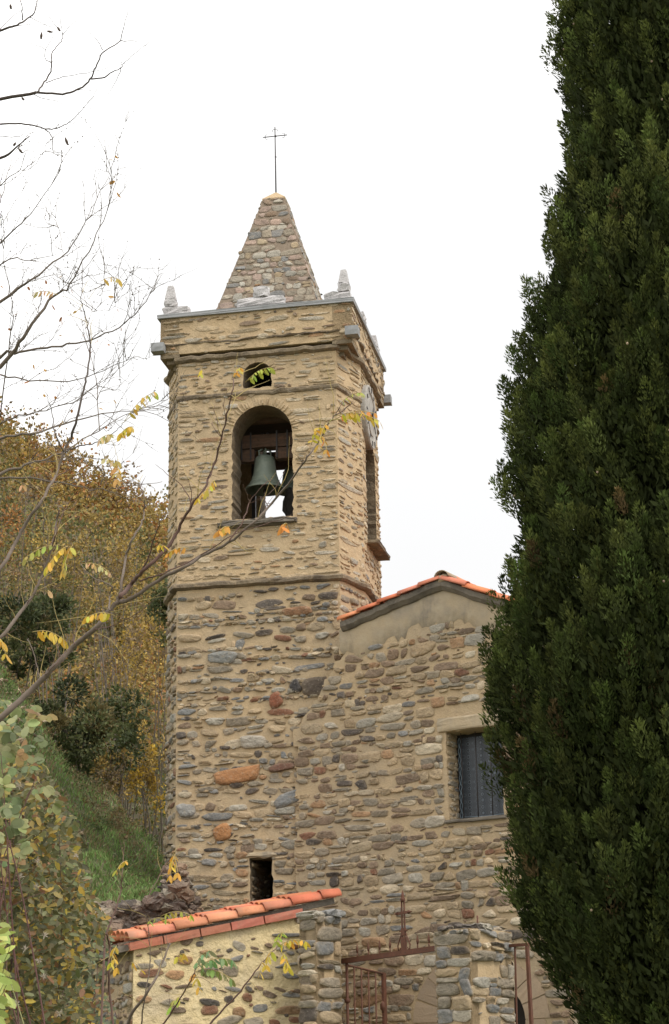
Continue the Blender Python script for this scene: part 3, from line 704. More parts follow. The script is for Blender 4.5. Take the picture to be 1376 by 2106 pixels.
# ------------------------------------------------------------------ chapel (gabled church front)
chapel = thing('stone_church', CF.w(3, 2, 1.0), 'gabled rubble stone church front with orange tile verge, joined to the tower', 'church')
cp = lambda x, y, Y=0.0: CF.hit(x, y, Y)
X0 = cp(605, 1700)[0]; XR = cp(1235, 1700)[0]
g0 = cp(697, 1345); g1 = cp(698, 1296); ga = cp(905, 1208); gr = cp(1235, 1318)
tooth = []; zt_, ub_ = g0[1], g0[0]; ze_ = cp(605, 1500)[1]
while zt_ > ze_ + .12:
    st_ = rnd.uniform(.10, .2); f_ = (g0[1] - zt_) / (g0[1] - ze_); u_ = g0[0] + (X0 - g0[0]) * f_
    tooth += [(max(X0, u_ + rnd.uniform(-.02, .16)), zt_ - .01), (max(X0, u_ + rnd.uniform(-.12, .04)) + .001, zt_ - st_)]; zt_ -= st_
zt_ = min(zt_, ze_); zf_ = zt_
while zf_ > 3.2:
    st_ = rnd.uniform(.16, .34); o_ = rnd.choice([0, .03, .07, .11]); tooth += [(X0 + o_, zf_ - .004), (X0 + o_ + rnd.uniform(-.01, .01), zf_ - st_)]; zf_ -= st_
outer = [(X0, .9), (XR, .9), (XR, gr[1]), ga, g1, g0] + tooth
wx0, wzt = cp(917, 1506); wx1, _ = cp(1030, 1506); _, wz0 = cp(975, 1683)
hw_ = [(wx0, wz0), (wx1, wz0), (wx1, wzt), (wx0, wzt)]
dx0 = cp(903, 2105)[0]; dx1 = cp(1082, 2105)[0]; dzs = cp(990, 2100)[1]; dzt = cp(990, 2012)[1]
hd = arch(dx0, dx1, 1.0, dzs, dzt)
cw_ = MB()
panel(cw_, CF.o, CF.X, Z, -CF.Y, outer, [hw_, hd], .45, 0)
def lerp_top(u):    # top of the bare stone under the render
    pxs = [(690, 1350), (755, 1350), (795, 1325), (850, 1290), (905, 1278), (960, 1284), (1060, 1325), (1140, 1355)]
    c = [cp(*p) for p in pxs]; return np.interp(u, [p[0] for p in c], [p[1] for p in c])
ringx = arch(cp(848, 2105)[0], cp(1133, 2105)[0], 1.0, dzs, cp(990, 1955)[1])
CHS = dict(pin=.75, h=(.12, .23), asp=(1.1, 2.7), sq=(.3, .38, .48, .6), fill=(.86, .98), fillh=(.74, .94), prot=(.015, .045), pal=PAL_CH, skip=.05, split=.22, rot=.05, wave=.03)
wr = [(wx0 - .06, wz0 - .1), (wx1 + .06, wz0 - .1), (wx1 + .06, wzt + .33), (wx0 - .22, wzt + .33), (wx0 - .22, wzt), (wx0 - .06, wzt)]
masonry(cw_, CF.o, CF.X, Z, -CF.Y, outer, [wr, ringx], CHS, v0=2.6, avoid=lambda u, v: v > lerp_top(u) + rnd.uniform(-.16, .16), mati=1)
# rendered top of the gable, a thin skim over the stone
up = np.linspace(g1[0] + .01, XR - .01, 70); vs = []; 
rf = lambda u: np.interp(u, [g1[0], ga[0], gr[0]], [g1[1], ga[1], gr[1]]) - .01
rk = MB(); lo = [lerp_top(u) + rnd.uniform(-.10, .10) + .06 * math.sin(u * 7) for u in up]
n_ = len(up)
vs = [CF.w(u, -.018, rf(u)) for u in up] + [CF.w(u, -.018, (rf(u) + l) / 2) for u, l in zip(up, lo)] + [CF.w(u, -.012, l) for u, l in zip(up, lo)] + [CF.w(u, .02, l - .03) for u, l in zip(up, lo)]
rk.add(vs, [(r_ * n_ + i + 1, r_ * n_ + i, (r_ + 1) * n_ + i, (r_ + 1) * n_ + i + 1) for r_ in range(3) for i in range(n_ - 1)], smooth=True)
# side and back walls
D = 8.0
for xx in (X0 + .25, XR - .25):
    zt_ = g0[1] - .2 if xx < 1 else gr[1] - .15
    cw_.box(CF.w(xx, D / 2 + .5, (zt_ + .9) / 2), CF.X, CF.Y, Z, .22, D / 2 - .02, (zt_ - .9) / 2, mat=0)
cw_.box(CF.w((X0 + XR) / 2, D + .6, 4), CF.X, CF.Y, Z, (XR - X0) / 2 - .01, .1, 3.1, mat=0)
cw_.build('wall', [M['mortar_low'], M['stone']], chapel)
rk.build('gable_render', M['render'], chapel)
# reveal stones of the window are on the left cheek
b = MB()
masonry(b, CF.w(wx0 + .004, .02, 0), CF.Y, Z, CF.X, [(0, wz0), (.42, wz0), (.42, wzt), (0, wzt)], (), dict(CHS, h=(.07, .13), pal=PAL_UP, prot=(.008, .02)), mati=0)
b.build('window_reveal', M['stone'], chapel)
# verge band
vb0 = [cp(699, 1297, -.14), cp(905, 1210, -.14), cp(1240, 1322, -.14)]
thk = .17
b = MB()
for (pa, pb) in ((vb0[0], vb0[1]), (vb0[1], vb0[2])):
    n_ = 16; vs = []; 
    for i in range(n_ + 1):
        u = pa[0] + (pb[0] - pa[0]) * i / n_; z = pa[1] + (pb[1] - pa[1]) * i / n_ + rnd.gauss(0, .01)
        j1 = rnd.gauss(0, .012)
        vs += [CF.w(u, .1, z - .03), CF.w(u, -.06 + j1, z + .0), CF.w(u, -.13 + j1, z + .07), CF.w(u, -.14 + j1, z + thk), CF.w(u, .2, z + thk + .02)]
    fs = [(i * 5 + k_, i * 5 + k_ + 1, (i + 1) * 5 + k_ + 1, (i + 1) * 5 + k_) for i in range(n_) for k_ in range(4)] + [(0, 1, 2, 3, 4), tuple(n_ * 5 + k_ for k_ in (4, 3, 2, 1, 0))]
    b.add(vs, fs)
b.build('verge_band', M['verge'], chapel)
TCOL = [(.62, .19, .07), (.66, .22, .09), (.47, .14, .065), (.56, .20, .11), (.62, .25, .13), (.50, .18, .10)]
def tile(mb, p0, p1, up, r0, r1, th=.016, n=9, col=None, half=math.pi):
    p0, p1 = Vector(p0), Vector(p1); t = (p1 - p0).normalized(); sdv = t.cross(up).normalized(); upv = sdv.cross(t)
    vs = []
    for p, r in ((p0, r0), (p1, r1)):
        for rr_ in (r, r - th):
            for i in range(n + 1):
                a_ = math.pi / 2 - half / 2 + half * i / n
                vs.append(p + sdv * (math.cos(a_) * rr_) + upv * (math.sin(a_) * rr_ * .85))
    k = n + 1; fs = []
    for i in range(n):
        fs += [(i, i + 1, 2 * k + i + 1, 2 * k + i), (k + i, 3 * k + i, 3 * k + i + 1, k + i + 1), (i, k + i, k + i + 1, i + 1), (2 * k + i, 2 * k + i + 1, 3 * k + i + 1, 3 * k + i)]
    fs += [(0, 2 * k, 3 * k, k), (n, k + n, 3 * k + n, 2 * k + n)]
    c = col or tuple(x * rnd.uniform(.9, 1.1) for x in rnd.choice(TCOL))
    mb.add(vs, fs, col=c, smooth=True)
b = MB()
rows = 30
for sgn, (pa, pb), nt_ in ((-1, (vb0[0], vb0[1]), 5), (1, (vb0[2], vb0[1]), 6)):
    for r_ in range(rows):
        yy = -.07 + r_ * .27
        A = CF.w(pa[0], yy, pa[1] + thk); B = CF.w(pb[0], yy, pb[1] + thk); 
        if sgn < 0: A = A + (A - B).normalized() * .03
        d = B - A; L = d.length; upv = Z
        if r_ == 0 or r_ % 1 == 0:
            for k_ in range(nt_):
                q0 = A + d * (k_ / nt_); q1 = A + d * min(1.0, (k_ + 1.12) / nt_)
                lift = Z * (.012 if k_ else 0)
                tile(b, q0 + Z * .030 + Z * rnd.uniform(-.006, .006), q1 + Z * .005, upv, .13, .115)
    # bedding sheet
    A0, B0 = CF.w(pa[0], .0, pa[1] + thk - .02), CF.w(pb[0], .0, pb[1] + thk - .02)
    A1, B1 = A0 + CF.Y * (rows * .27), B0 + CF.Y * (rows * .27)
    b.add([A0, B0, B1, A1], [(0, 1, 2, 3)], col=(.4, .14, .07))
b.build('roof', M['terracotta'], chapel)
b = MB(); q = cp(908, 1200, -.15)
for r_ in range(10):
    p0 = CF.w(q[0], -.16 + r_ * .42, q[1] + .13); tile(b, p0, p0 + CF.Y * .46 + Z * .01, Z, .15, .14, col=(.30, .235, .16) if r_ == 0 else None)
b.build('ridge_cap', M['terracotta'], chapel)
b = MB(); b.rough_box(CF.w(q[0], -.08, q[1] + .09), CF.X, CF.Y, Z, .13, .09, .11, n=3, amp=.012, bev=.05); b.build('ridge_mortar', M['render'], chapel)
# window parts
b = MB(); lx0 = cp(898, 1492, -.05)[0]; lzz = (cp(950, 1497, -.05)[1])
b.rough_box(CF.w((lx0 + wx1 + .1) / 2, .18, wzt + .135), CF.X, CF.Y, Z, (wx1 + .1 - lx0) / 2, .24, .135, n=6, amp=.004, bev=.012); b.build('window_lintel', M['render'], chapel)
b = MB(); b.rough_box(CF.w((wx0 + wx1) / 2 - .0, .14, wz0 - .02), CF.X, CF.Y, Z, (wx1 - wx0) / 2 + .06, .22, .035, n=5, amp=.004, bev=.008); b.build('window_sill', M['verge'], chapel)
win = MB(); win.box(CF.w((wx0 + wx1) / 2, .44, (wz0 + wzt) / 2), CF.X, CF.Y, Z, (wx1 - wx0) / 2 + .05, .012, (wzt - wz0) / 2 + .03)
win = win.build('window', M['dark'], chapel)
# lace curtain with scalloped side edges
b = MB(); wm = (wx0 + wx1) / 2; wwid = (wx1 - wx0) / 2 - .07; hgt = wzt - wz0 - .1; n_ = 60; vs = []
for i in range(n_ + 1):
    z = wz0 + .04 + hgt * i / n_; sc = .022 * abs(math.sin(i / n_ * math.pi * 9))
    vs += [CF.w(wm - wwid - sc, .405, z), CF.w(wm, .40, z), CF.w(wm + wwid + sc, .405, z)]
b.add(vs, [(i * 3 + k_, i * 3 + k_ + 1, i * 3 + k_ + 4, i * 3 + k_ + 3) for i in range(n_) for k_ in range(2)])
b.build('lace_curtain', M['lace'], win)
b = MB()
for sgn in (-1, 1):
    for off, ph in ((.0, 0), (.03, 1.2)):
        b.tube([CF.w(wm + sgn * (wwid - off + .022 * abs(math.sin(i / n_ * math.pi * 9 + ph))), .385, wz0 + .04 + hgt * i / n_) for i in range(n_ + 1)], .0055, n=4)
for zz in (.03, .06): b.tube([CF.w(wm - wwid + 2 * wwid * i / 20, .385, wz0 + .04 + zz - .02 * math.sin(math.pi * i / 20)) for i in range(21)], .006, n=4)
b.build('curtain_trim', mat('pale_lace_thread', (.22, .28, .33)), win)
for k_ in range(4):
    xx = wx0 + .17 + (wx1 - wx0 - .23) * k_ / 3.0
    b = MB(); b.tube([CF.w(xx, .27, wz0 - .0), CF.w(xx, .27, wzt + .02)], .010, n=6); b.build('window_bar', M['iron'], win)
# door arch of dressed voussoirs
c_d = (dx0 + dx1) / 2
ri = (dx1 - dx0) / 2; hi = dzt - dzs; ro = (cp(1130, 2105)[0] - cp(850, 2105)[0]) / 2; ho_ = cp(990, 1957)[1] - dzs
sur = MB(); nv = 9
for k_ in range(nv):
    a0, a1 = math.pi * k_ / nv + .012, math.pi * (k_ + 1) / nv - .012
    k9 = rnd.uniform(.8, 1.15); c = tuple(x * k9 for x in (.33, .245, .165))
    pts = []
    m_ = 5
    for (rx_, hz_, sg) in ((ri, hi, 1), (ro * rnd.uniform(.95, 1.04), ho_ * rnd.uniform(.95, 1.04), -1)):
        rg = range(m_) if sg > 0 else range(m_ - 1, -1, -1)
        pts += [(c_d + rx_ * math.cos(a0 + (a1 - a0) * i / (m_ - 1)), dzs + hz_ * math.sin(a0 + (a1 - a0) * i / (m_ - 1))) for i in rg]
    n2 = len(pts)
    sur.add([CF.w(p[0], -.02 + rnd.uniform(-.006, .006), p[1]) for p in pts] + [CF.w(p[0], .42, p[1]) for p in pts], [tuple(range(n2))[::-1]] + [(i, (i + 1) % n2, (i + 1) % n2 + n2, i + n2) for i in range(n2)], col=c)
for sg in (-1, 1):
    zz = dzs
    while zz > 1.2:
        hh = rnd.uniform(.3, .45); k9 = rnd.uniform(.8, 1.15); c = tuple(x * k9 for x in (.33, .245, .165))
        xa, xb = c_d + sg * ri, c_d + sg * ro * rnd.uniform(.9, 1.08)
        sur.box(CF.w((xa + xb) / 2, .19, zz - hh / 2), CF.X, CF.Y, Z, abs(xb - xa) / 2, .21, hh / 2 - .008, col=c); zz -= hh
sur.build('door_surround', M['voussoir'], chapel)
b = MB(); b.box(CF.w(c_d, .52, (1 + dzt) / 2), CF.X, CF.Y, Z, ri + .1, .03, (dzt - 1) / 2 + .1); b.build('door', M['dark'], chapel)

# ------------------------------------------------------------------ lean-to outbuilding
_p = P(622, 1900, 33.0)
LF = Frame(_p.x, _p.y, R(-20))
lp = lambda x, y, Y=0.0: LF.hit(x, y, Y)
lean = thing('stone_outbuilding', LF.w(-1.7, 1, 1.2), 'low yellow plastered stone outbuilding with sloping orange barrel tile coping', 'outbuilding')
la, lb = lp(276, 1953), lp(622, 1881); l0 = lp(274, 2050)[0]
ow = [(l0, .9), (lb[0], .9), lb, (l0, la[1])]
b = MB(); panel(b, LF.o, LF.X, Z, -LF.Y, ow, (), .4, 0)
masonry(b, LF.o, LF.X, Z, -LF.Y, ow, (), dict(h=(.11, .24), asp=(1.1, 2.8), fill=(.45, .9), fillh=(.4, .85), sq=(.45, .6, .8, .95), prot=(.01, .045), pal=PAL_YL, mort=(.55, .44, .26), smear=.5, pin=.4, skip=.16, split=.1, rot=.2, wave=.05), v0=1.9, mati=1)
# left wall with a dark opening
O = LF.w(l0, 4.0, 0); U = -LF.Y
lw = [(0, .9), (3.98, .9), (3.98, la[1] - .01), (0, la[1] - .02)]
q0 = None
def hitX(x, y):
    d_ = ray(x, y); t_ = (LF.w(l0, 0, 0) - EYE).dot(LF.X) / d_.dot(LF.X); q_ = EYE + d_ * t_; return 4.0 - (q_ - LF.o).dot(LF.Y), q_.z
h_a, h_b = hitX(212, 2000), hitX(150, 2010)
hole = [(max(.3, h_b[0]), 2.0), (h_a[0], 2.0), (h_a[0], h_a[1]), (max(.3, h_b[0]), h_a[1])]
panel(b, O, U, Z, -LF.X, lw, [hole], .35, 2)
masonry(b, O, U, Z, -LF.X, lw, [hole], dict(LOW, pal=PAL_LOW), v0=1.9, mati=1)
b.box(LF.w(lb[0] - .1, 2.2, (lb[1] + .9) / 2), LF.X, LF.Y, Z, .1, 1.75, (lb[1] - .9) / 2 - .02, mat=2)
b.build('wall', [M['plaster'], M['stone'], M['mortar_low']], lean)
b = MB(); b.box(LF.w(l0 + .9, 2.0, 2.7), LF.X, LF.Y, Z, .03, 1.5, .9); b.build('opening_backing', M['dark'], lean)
# flat terracotta verge slabs
b = MB(); pa, pb = lp(266, 1947, -.07), lp(624, 1876, -.07); n_ = 5
A, B = LF.w(pa[0], -.0, pa[1]), LF.w(pb[0], -.0, pb[1]); d = B - A; tdir = d.normalized(); upv = -(LF.Y).cross(tdir) if False else tdir.cross(LF.Y) * -1
upv = LF.Y.cross(tdir) * -1
if upv.z < 0: upv = -upv
bnd = [0, .19, .40, .575, .77, 1.0]
for k_ in range(5):
    c = (A + d * ((bnd[k_] + bnd[k_ + 1]) / 2)); c = c + LF.Y * .10
    b.rough_box(c, tdir, LF.Y, upv, d.length * (bnd[k_ + 1] - bnd[k_]) / 2 - .006, .19, .07, n=2, amp=.002, bev=.006, col=tuple(x * rnd.uniform(.9, 1.1) for x in (.40, .15, .095)))
b.build('verge_slab', M['terracotta'], lean)
# mortar bed + barrel tile coping
b = MB(); pa, pb = lp(262, 1936, .03), lp(692, 1843, .03)
A, B = LF.w(pa[0], .06, pa[1]), LF.w(pb[0], .06, pb[1]); d = B - A; tdir = d.normalized()
mb_ = MB(); mb_.box((A + B) / 2 + LF.Y * .08 - Z * .065 - tdir * .02, tdir, LF.Y, LF.Y.cross(tdir), d.length / 2 - .04, .16, .05); mb_.build('mortar_bed', M['verge'], lean)
jt = [264, 300, 357, 423, 484, 539, 596, 659, 694]; jt = [(j - 264) / 430. for j in jt]
for r_ in range(9):
    off = LF.Y * (.0 + .285 * r_) + Z * (.035 * min(r_, 2))
    for k_ in range(8):
        q0 = A + d * jt[k_] + off; q1 = A + d * (jt[k_ + 1] + .015) + off
        if r_ and k_ == 7: continue
        tile(b, q0 + Z * (.010), q1 - Z * .012, Z, .185, .16, th=.022)
b.build('roof', M['terracotta'], lean)
# left eave boards / fill
b = MB(); c = A - tdir * .05 + LF.Y * 1.2 - Z * .1; b.box(c, tdir, LF.Y, LF.Y.cross(tdir), .12, 1.25, .05); b.build('eave', M['verge'], lean)

# ------------------------------------------------------------------ piers, gate
def pier(px_c, Yc, px_l, px_r, ytop, yaw, label):
    """square rubble pier whose corner faces the camera"""
    c = P(px_c, 2000, Yc); f = Frame(c.x, c.y, R(yaw))
    l = f.hit(px_l, 2000, 0)[0]; ry = None
    d = ray(px_r, 2000); t = (f.o - EYE).dot(f.X) / d.dot(f.X); q = EYE + d * t; dep = (q - f.o).dot(f.Y)
    zt = P(px_c, ytop, Yc).z
    t_ = thing('stone_gate_pier', f.w(l / 2, dep / 2, 1.2), label, 'gate pier')
    b = MB()
    faces = [(f.w(l, 0, 0), f.X, -l, -f.Y), (f.w(0, 0, 0), f.Y, dep, f.X), (f.w(0, dep, 0), -f.X, -l, f.Y), (f.w(l, dep, 0), -f.Y, dep, -f.X)]
    for O, U, L, N in faces:
        o_ = [(0, .9), (L, .9), (L, zt), (0, zt)]
        panel(b, O, U, Z, N, o_, (), .2, 0)
        masonry(b, O, U, Z, N, o_, (), dict(h=(.12, .24), asp=(1.3, 3.4), fill=(.9, 1.0), fillh=(.86, 1.0), sq=(.22, .28, .38), prot=(.02, .07), pal=PAL_PIER, skip=.08, split=.2, rot=.05, wave=.02), v0=2.2, mati=1)
    # rough top of loose slabs
    for k_ in range(9):
        b.rough_box(f.w(l * rnd.uniform(.15, .85), dep * rnd.uniform(.1, .9), zt + rnd.uniform(-.02, .05)), f.X, f.Y, Z, rnd.uniform(.1, .22), rnd.uniform(.1, .22), rnd.uniform(.04, .08), n=3, amp=.015, bev=.015, col=pick(PAL_PIER), mat=1)
    b.box(f.w(l / 2, dep / 2, zt - .05), f.X, f.Y, Z, -l / 2 - .05, dep / 2 - .05, .04, mat=0)
    b.build('wall', [M['mortar_low'], M['stone']], t_)
    return f, l, dep, zt, t_
pf, pl, pd, pzt, pr_t = pier(968, 30.6, 897, 1055, 1908, 38, 'rough grey rubble gate pier in front of the church door')
b = MB(); q = P(982, 1890, 31.0); b.tube([Vector((q.x, q.y, pzt - .1)), Vector((q.x, q.y, P(982, 1883, 31.0).z))], .014, n=6); b.build('iron_stub', M['rust'], pr_t)
lf, ll, ld, lzt, _t = pier(651, 32.2, 617, 702, 1882, 38, 'grey and beige stone gate pier under the end of the orange tile coping')

gate = thing('iron_gate', P(713, 2106, 32.9) - Z * 1.0, 'rusty iron gate with spiked top bar and small cross, one leaf standing open', 'gate')
g0_, g1_ = P(704, 1977, 32.95), P(900, 1950, 31.35)
gd = (g1_ - g0_).normalized(); gn = gd.cross(Z).normalized(); gu = gn.cross(gd)
b = MB(); b.box((g0_ + g1_) / 2, gd, gn, gu, (g1_ - g0_).length / 2, .03, .042); b.build('top_bar', M['rust'], gate)
def gp(px):    # point on the bar's top seen at photo column px
    best = min(range(201), key=lambda i: abs(proj(g0_.lerp(g1_, i / 200))[0] - px)); return g0_.lerp(g1_, best / 200)
def proj(p):
    d = Vector(p) - EYE; return 688 + FPX * d.dot(_R) / d.dot(_F), 1053 - FPX * d.dot(_U) / d.dot(_F)
for px in (735, 758, 781, 803, 859, 883):
    p = gp(px); b = MB(); b.tube([p, p + Z * .12], .011, n=6)
    b.lathe(p + Z * .10, [(0, 0), (.012, 0), (.024, .05), (.012, .10), (.002, .16)], n=6); b.build('spike', M['rust'], gate)
cx_ = gp(831); b = MB()
for s_ in (-1, 1):
    b.box(cx_ + gd * (.028 * s_) + Z * .42, gd, gn, Z, .010, .010, .40)
b.box(cx_ + Z * .12, gd, gn, Z, .05, .02, .12)
b.box(cx_ + Z * .33, gd, gn, Z, .042, .018, .06)
b.lathe(cx_ + Z * .80, [(0, 0), (.034, 0), (.042, .05), (.025, .08), (.03, .1), (.002, .19)], n=8)
b.box(cx_ + Z * .63, gd, gn, Z, .13, .014, .022)
for s_ in (-1, 1):
    b.lathe(cx_ + Z * .63 + gd * (.12 * s_), [(.032, 0), (.022, .03), (.002, .09)], n=8, ax=gd * s_)
    b.tube([cx_ + gd * s_ * .05 + Z * .30, cx_ + gd * s_ * .09 + Z * .22, cx_ + gd * s_ * .14 + Z * .12, cx_ + gd * s_ * .13 + Z * .05, cx_ + gd * s_ * .09 + Z * .055, cx_ + gd * s_ * .085 + Z * .085], .011, n=5)
    b.tube([cx_ + gd * s_ * .04 + Z * .34, cx_ + gd * s_ * .085 + Z * .345], .014, n=5)
b.build('cross', M['rust'], gate)
b = MB(); p = P(713, 1979, 32.88); b.tube([Vector((p.x, p.y, 1.2)), Vector((p.x, p.y, p.z))], .024, n=8); zz = P(713, 2058, 32.88).z; b.lathe(Vector((p.x, p.y, zz)), [(0, -.05), (.05, -.025), (.05, .025), (0, .05)], n=8); b.build('hinge_post', M['rust'], gate)
h0 = P(716, 1985, 32.9); h1 = P(789, 2003, 34.3)
leaf = MB(); leaf.tube([h0, h1], .018, n=6); ld_ = (h1 - h0).normalized(); ln_ = ld_.cross(Z).normalized()
leaf = leaf.build('leaf', M['rust'], gate)
b = MB(); b.box(h0.lerp(h1, .5) - Z * 1.55, ld_, ln_, Z, (h1 - h0).length / 2, .012, .03); b.build('rail', M['rust'], leaf)
for f_ in (.16, .36, .56, .76):
    b = MB(); p = h0.lerp(h1, f_); b.tube([Vector((p.x, p.y, 1.25)), p], .0135, n=6); b.build('bar', M['rust'], leaf)
b = MB(); p = h1; b.box(Vector((p.x, p.y, (p.z + 1.25) / 2)), ld_, ln_, Z, .065, .02, (p.z - 1.25) / 2 + .02)
b.lathe(p - Z * .55 - ln_ * .0 - ld_ * .07, [(0, -.10), (.045, -.04), (.045, .04), (0, .1)], n=8)
b.tube([p - Z * 1.0 - ld_ * .2, p - Z * .98 + ld_ * .18], [.03, .045], n=6); b.build('lock_stile', M['rust'], leaf)
rg = thing('iron_railing', P(1070, 2106, 31.2) - Z * .8, 'rusty iron railing frame standing to the right of the rubble gate pier', 'railing')
a_, b_ = P(1050, 1945, 31.4), P(1086, 1942, 30.9)
b = MB(); dd = (b_ - a_).normalized(); b.box((a_ + b_) / 2, dd, dd.cross(Z).normalized(), Z, (b_ - a_).length / 2 + .02, .03, .022); b.build('top_bar', M['rust'], rg)
for px, r_, Y in ((1059, .016, 31.3), (1084, .034, 30.9)):
    p = P(px, 1944, Y); p2 = P(px + (4 if px < 1070 else 9), 2106, Y); b = MB(); b.tube([p, p2, p2 + (p2 - p).normalized() * .9], r_, n=4 if r_ > .02 else 6, smooth=False); b.build('post', M['rust'], rg)

# ------------------------------------------------------------------ dry stone wall and scree at the foot of the bank
def rocks(mb, n, fpos, smin, smax, pal, flat=.6):
    for _ in range(n):
        c = fpos(); s_ = rnd.uniform(smin, smax); a_ = rnd.uniform(0, 3.14)
        ax = Vector((math.cos(a_), math.sin(a_), rnd.uniform(-.2, .2))).normalized(); az_ = Vector((rnd.gauss(0, .2), rnd.gauss(0, .2), 1)).normalized(); ay = az_.cross(ax).normalized(); ax = ay.cross(az_)
        mb.rough_box(c, ax, ay, az_, s_, s_ * rnd.uniform(.55, .9), s_ * flat * rnd.uniform(.6, 1.1), n=3, amp=s_ * .1, bev=s_ * .22, col=pick(pal), smooth=False)
dw = thing('dry_stone_wall', P(270, 1880, 35.6) - Z, 'brown dry stone retaining wall of loose rocks behind the outbuilding roof', 'stone wall')
b = MB()
PAL_DRY = [((.20, .15, .115), 30), ((.14, .105, .085), 20), (GR, 14), (BR, 14), (DK, 8)]
def fw():
    t_ = rnd.random(); px = 130 + 250 * t_
    top = np.interp(px, [130, 200, 290, 345, 380], [1830, 1848, 1852, 1835, 1800]); py = rnd.uniform(top + 8, 1960)
    return P(px, py, rnd.uniform(35.4, 35.75))
rocks(b, 260, fw, .10, .24, PAL_DRY)
def fp():
    px = rnd.uniform(338, 408); top = np.interp(px, [335, 350, 375, 395, 410], [1800, 1775, 1785, 1840, 1880]); return P(px, rnd.uniform(top, 1900), rnd.uniform(35.6, 36.3))
rocks(b, 170, fp, .06, .15, PAL_DRY)
b.build('rocks', M['stone'], dw)
b = MB()
def sc():
    while True:
        x, y = rnd.uniform(-9, -2.6), rnd.uniform(35.8, 45)
        k = math.sin(x * 1.3 + 2) * math.sin(y * 1.1)
        if k > .15 or rnd.random() < .12 or x > -3.6: return Vector((x, y, float(gh(x, y)) + .01))
rocks(b, 1100, sc, .015, .06, [(GR, 10), (PL, 12), (TN, 10), (BR, 6)])
def sc2():
    x, y = rnd.uniform(-10, -7), rnd.uniform(42, 46); return Vector((x, y, float(gh(x, y)) + .02))
rocks(b, 250, sc2, .04, .16, [(GR, 10), (PL, 12), (TN, 14)])
tag(b.build('scree', M['stone']), 'pale loose stones scattered over the grass bank left of the tower', 'stones', kind='stuff')
# grass
n = 90000
x = rng.uniform(-11, -2.5, n); y = rng.uniform(35.75, 46.8, n)
patch = np.sin(x * 1.5 + 1) + np.sin(y * 1.3 + x * .7) + .7 * np.sin(y * 3.1 + x * 2.3) + rng.normal(0, .6, n)
kp = patch > -2.0; x, y, patch = x[kp], y[kp], patch[kp]; n = len(x)
c = np.stack([x, y, gh(x, y)], 1); d = rng.normal(0, .6, (n, 3)); d[:, 2] = 1; d[:, 1] -= .35
col = np.array([.18, .27, .085]) * rng.uniform(.6, 1.5, (n, 1)); dry = rng.random(n) < (.18 + .3 * (patch < 0)); col[dry] = np.array([.29, .23, .12]) * rng.uniform(.6, 1.2, (dry.sum(), 1))
b = MB(); b.leaves(c, d, rng.normal(0, 1, (n, 3)), rng.uniform(.05, .19, n), .028, col, shape=4)
for _ in range(420):
    x_, y_ = rnd.uniform(-11, -3.0), rnd.choice([rnd.uniform(36, 46.5), rnd.uniform(44, 46.8)]); r_ = rnd.uniform(.1, .34)
    k9 = rnd.random(); pal = [[(.11, .15, .05), (.07, .10, .03)], [(.20, .15, .07), (.14, .10, .05)], [(.10, .12, .05), (.25, .19, .07), (.16, .10, .04)]][int(k9 * 3)]
    n_ = 60; v_ = rng.normal(0, 1, (n_, 3)); v_[:, 2] = np.abs(v_[:, 2]); v_ /= np.linalg.norm(v_, axis=1)[:, None]
    b.leaves(np.array([x_, y_, float(gh(x_, y_))]) + v_ * r_ * rng.uniform(.3, 1, (n_, 1)), v_ + rng.normal(0, .4, (n_, 3)), rng.normal(0, 1, (n_, 3)), rng.uniform(.04, .09, n_), .035, np.array(pal)[rng.integers(0, len(pal), n_)] * rng.uniform(.7, 1.3, (n_, 1)), shape=4)
tag(b.build('grass', M['grass']), 'green grass on the steep bank left of the tower', 'grass', kind='stuff')

# ------------------------------------------------------------------ vegetation helpers
def smooth(pts, k=6):
    pts = [Vector(p) for p in pts]; o = []
    for i in range(len(pts) - 1):
        p0, p1, p2, p3 = pts[max(i - 1, 0)], pts[i], pts[i + 1], pts[min(i + 2, len(pts) - 1)]
        for j in range(k):
            t = j / k
            o.append(.5 * ((2 * p1) + (p2 - p0) * t + (2 * p0 - 5 * p1 + 4 * p2 - p3) * t * t + (3 * p1 - p0 - 3 * p2 + p3) * t ** 3))
    return o + [pts[-1]]
def rv(s_=1.0): return Vector((rnd.gauss(0, s_), rnd.gauss(0, s_), rnd.gauss(0, s_)))
BK = {'dark': (.075, .058, .048), 'grey': (.15, .115, .09), 'red': (.11, .06, .045), 'straw': (.42, .32, .12)}
def limb(mb, px, Y0, Y1, r0, r1, col, n=6, wig=.004, tp=1.25):
    """branch through photo points; it comes nearer or goes farther along its length. returns its points"""
    px = list(px)
    m = len(px); pts = [P(a, b, Y0 + (Y1 - Y0) * i / (m - 1) + rnd.gauss(0, .05)) for i, (a, b) in enumerate(px)]
    q = smooth(pts, 5); q = [p + rv(wig) for p in q]
    k = len(q); mb.tube(q, [r1 + (r0 - r1) * (1 - i / (k - 1)) ** tp for i in range(k)], n=n, col=col)
    return q
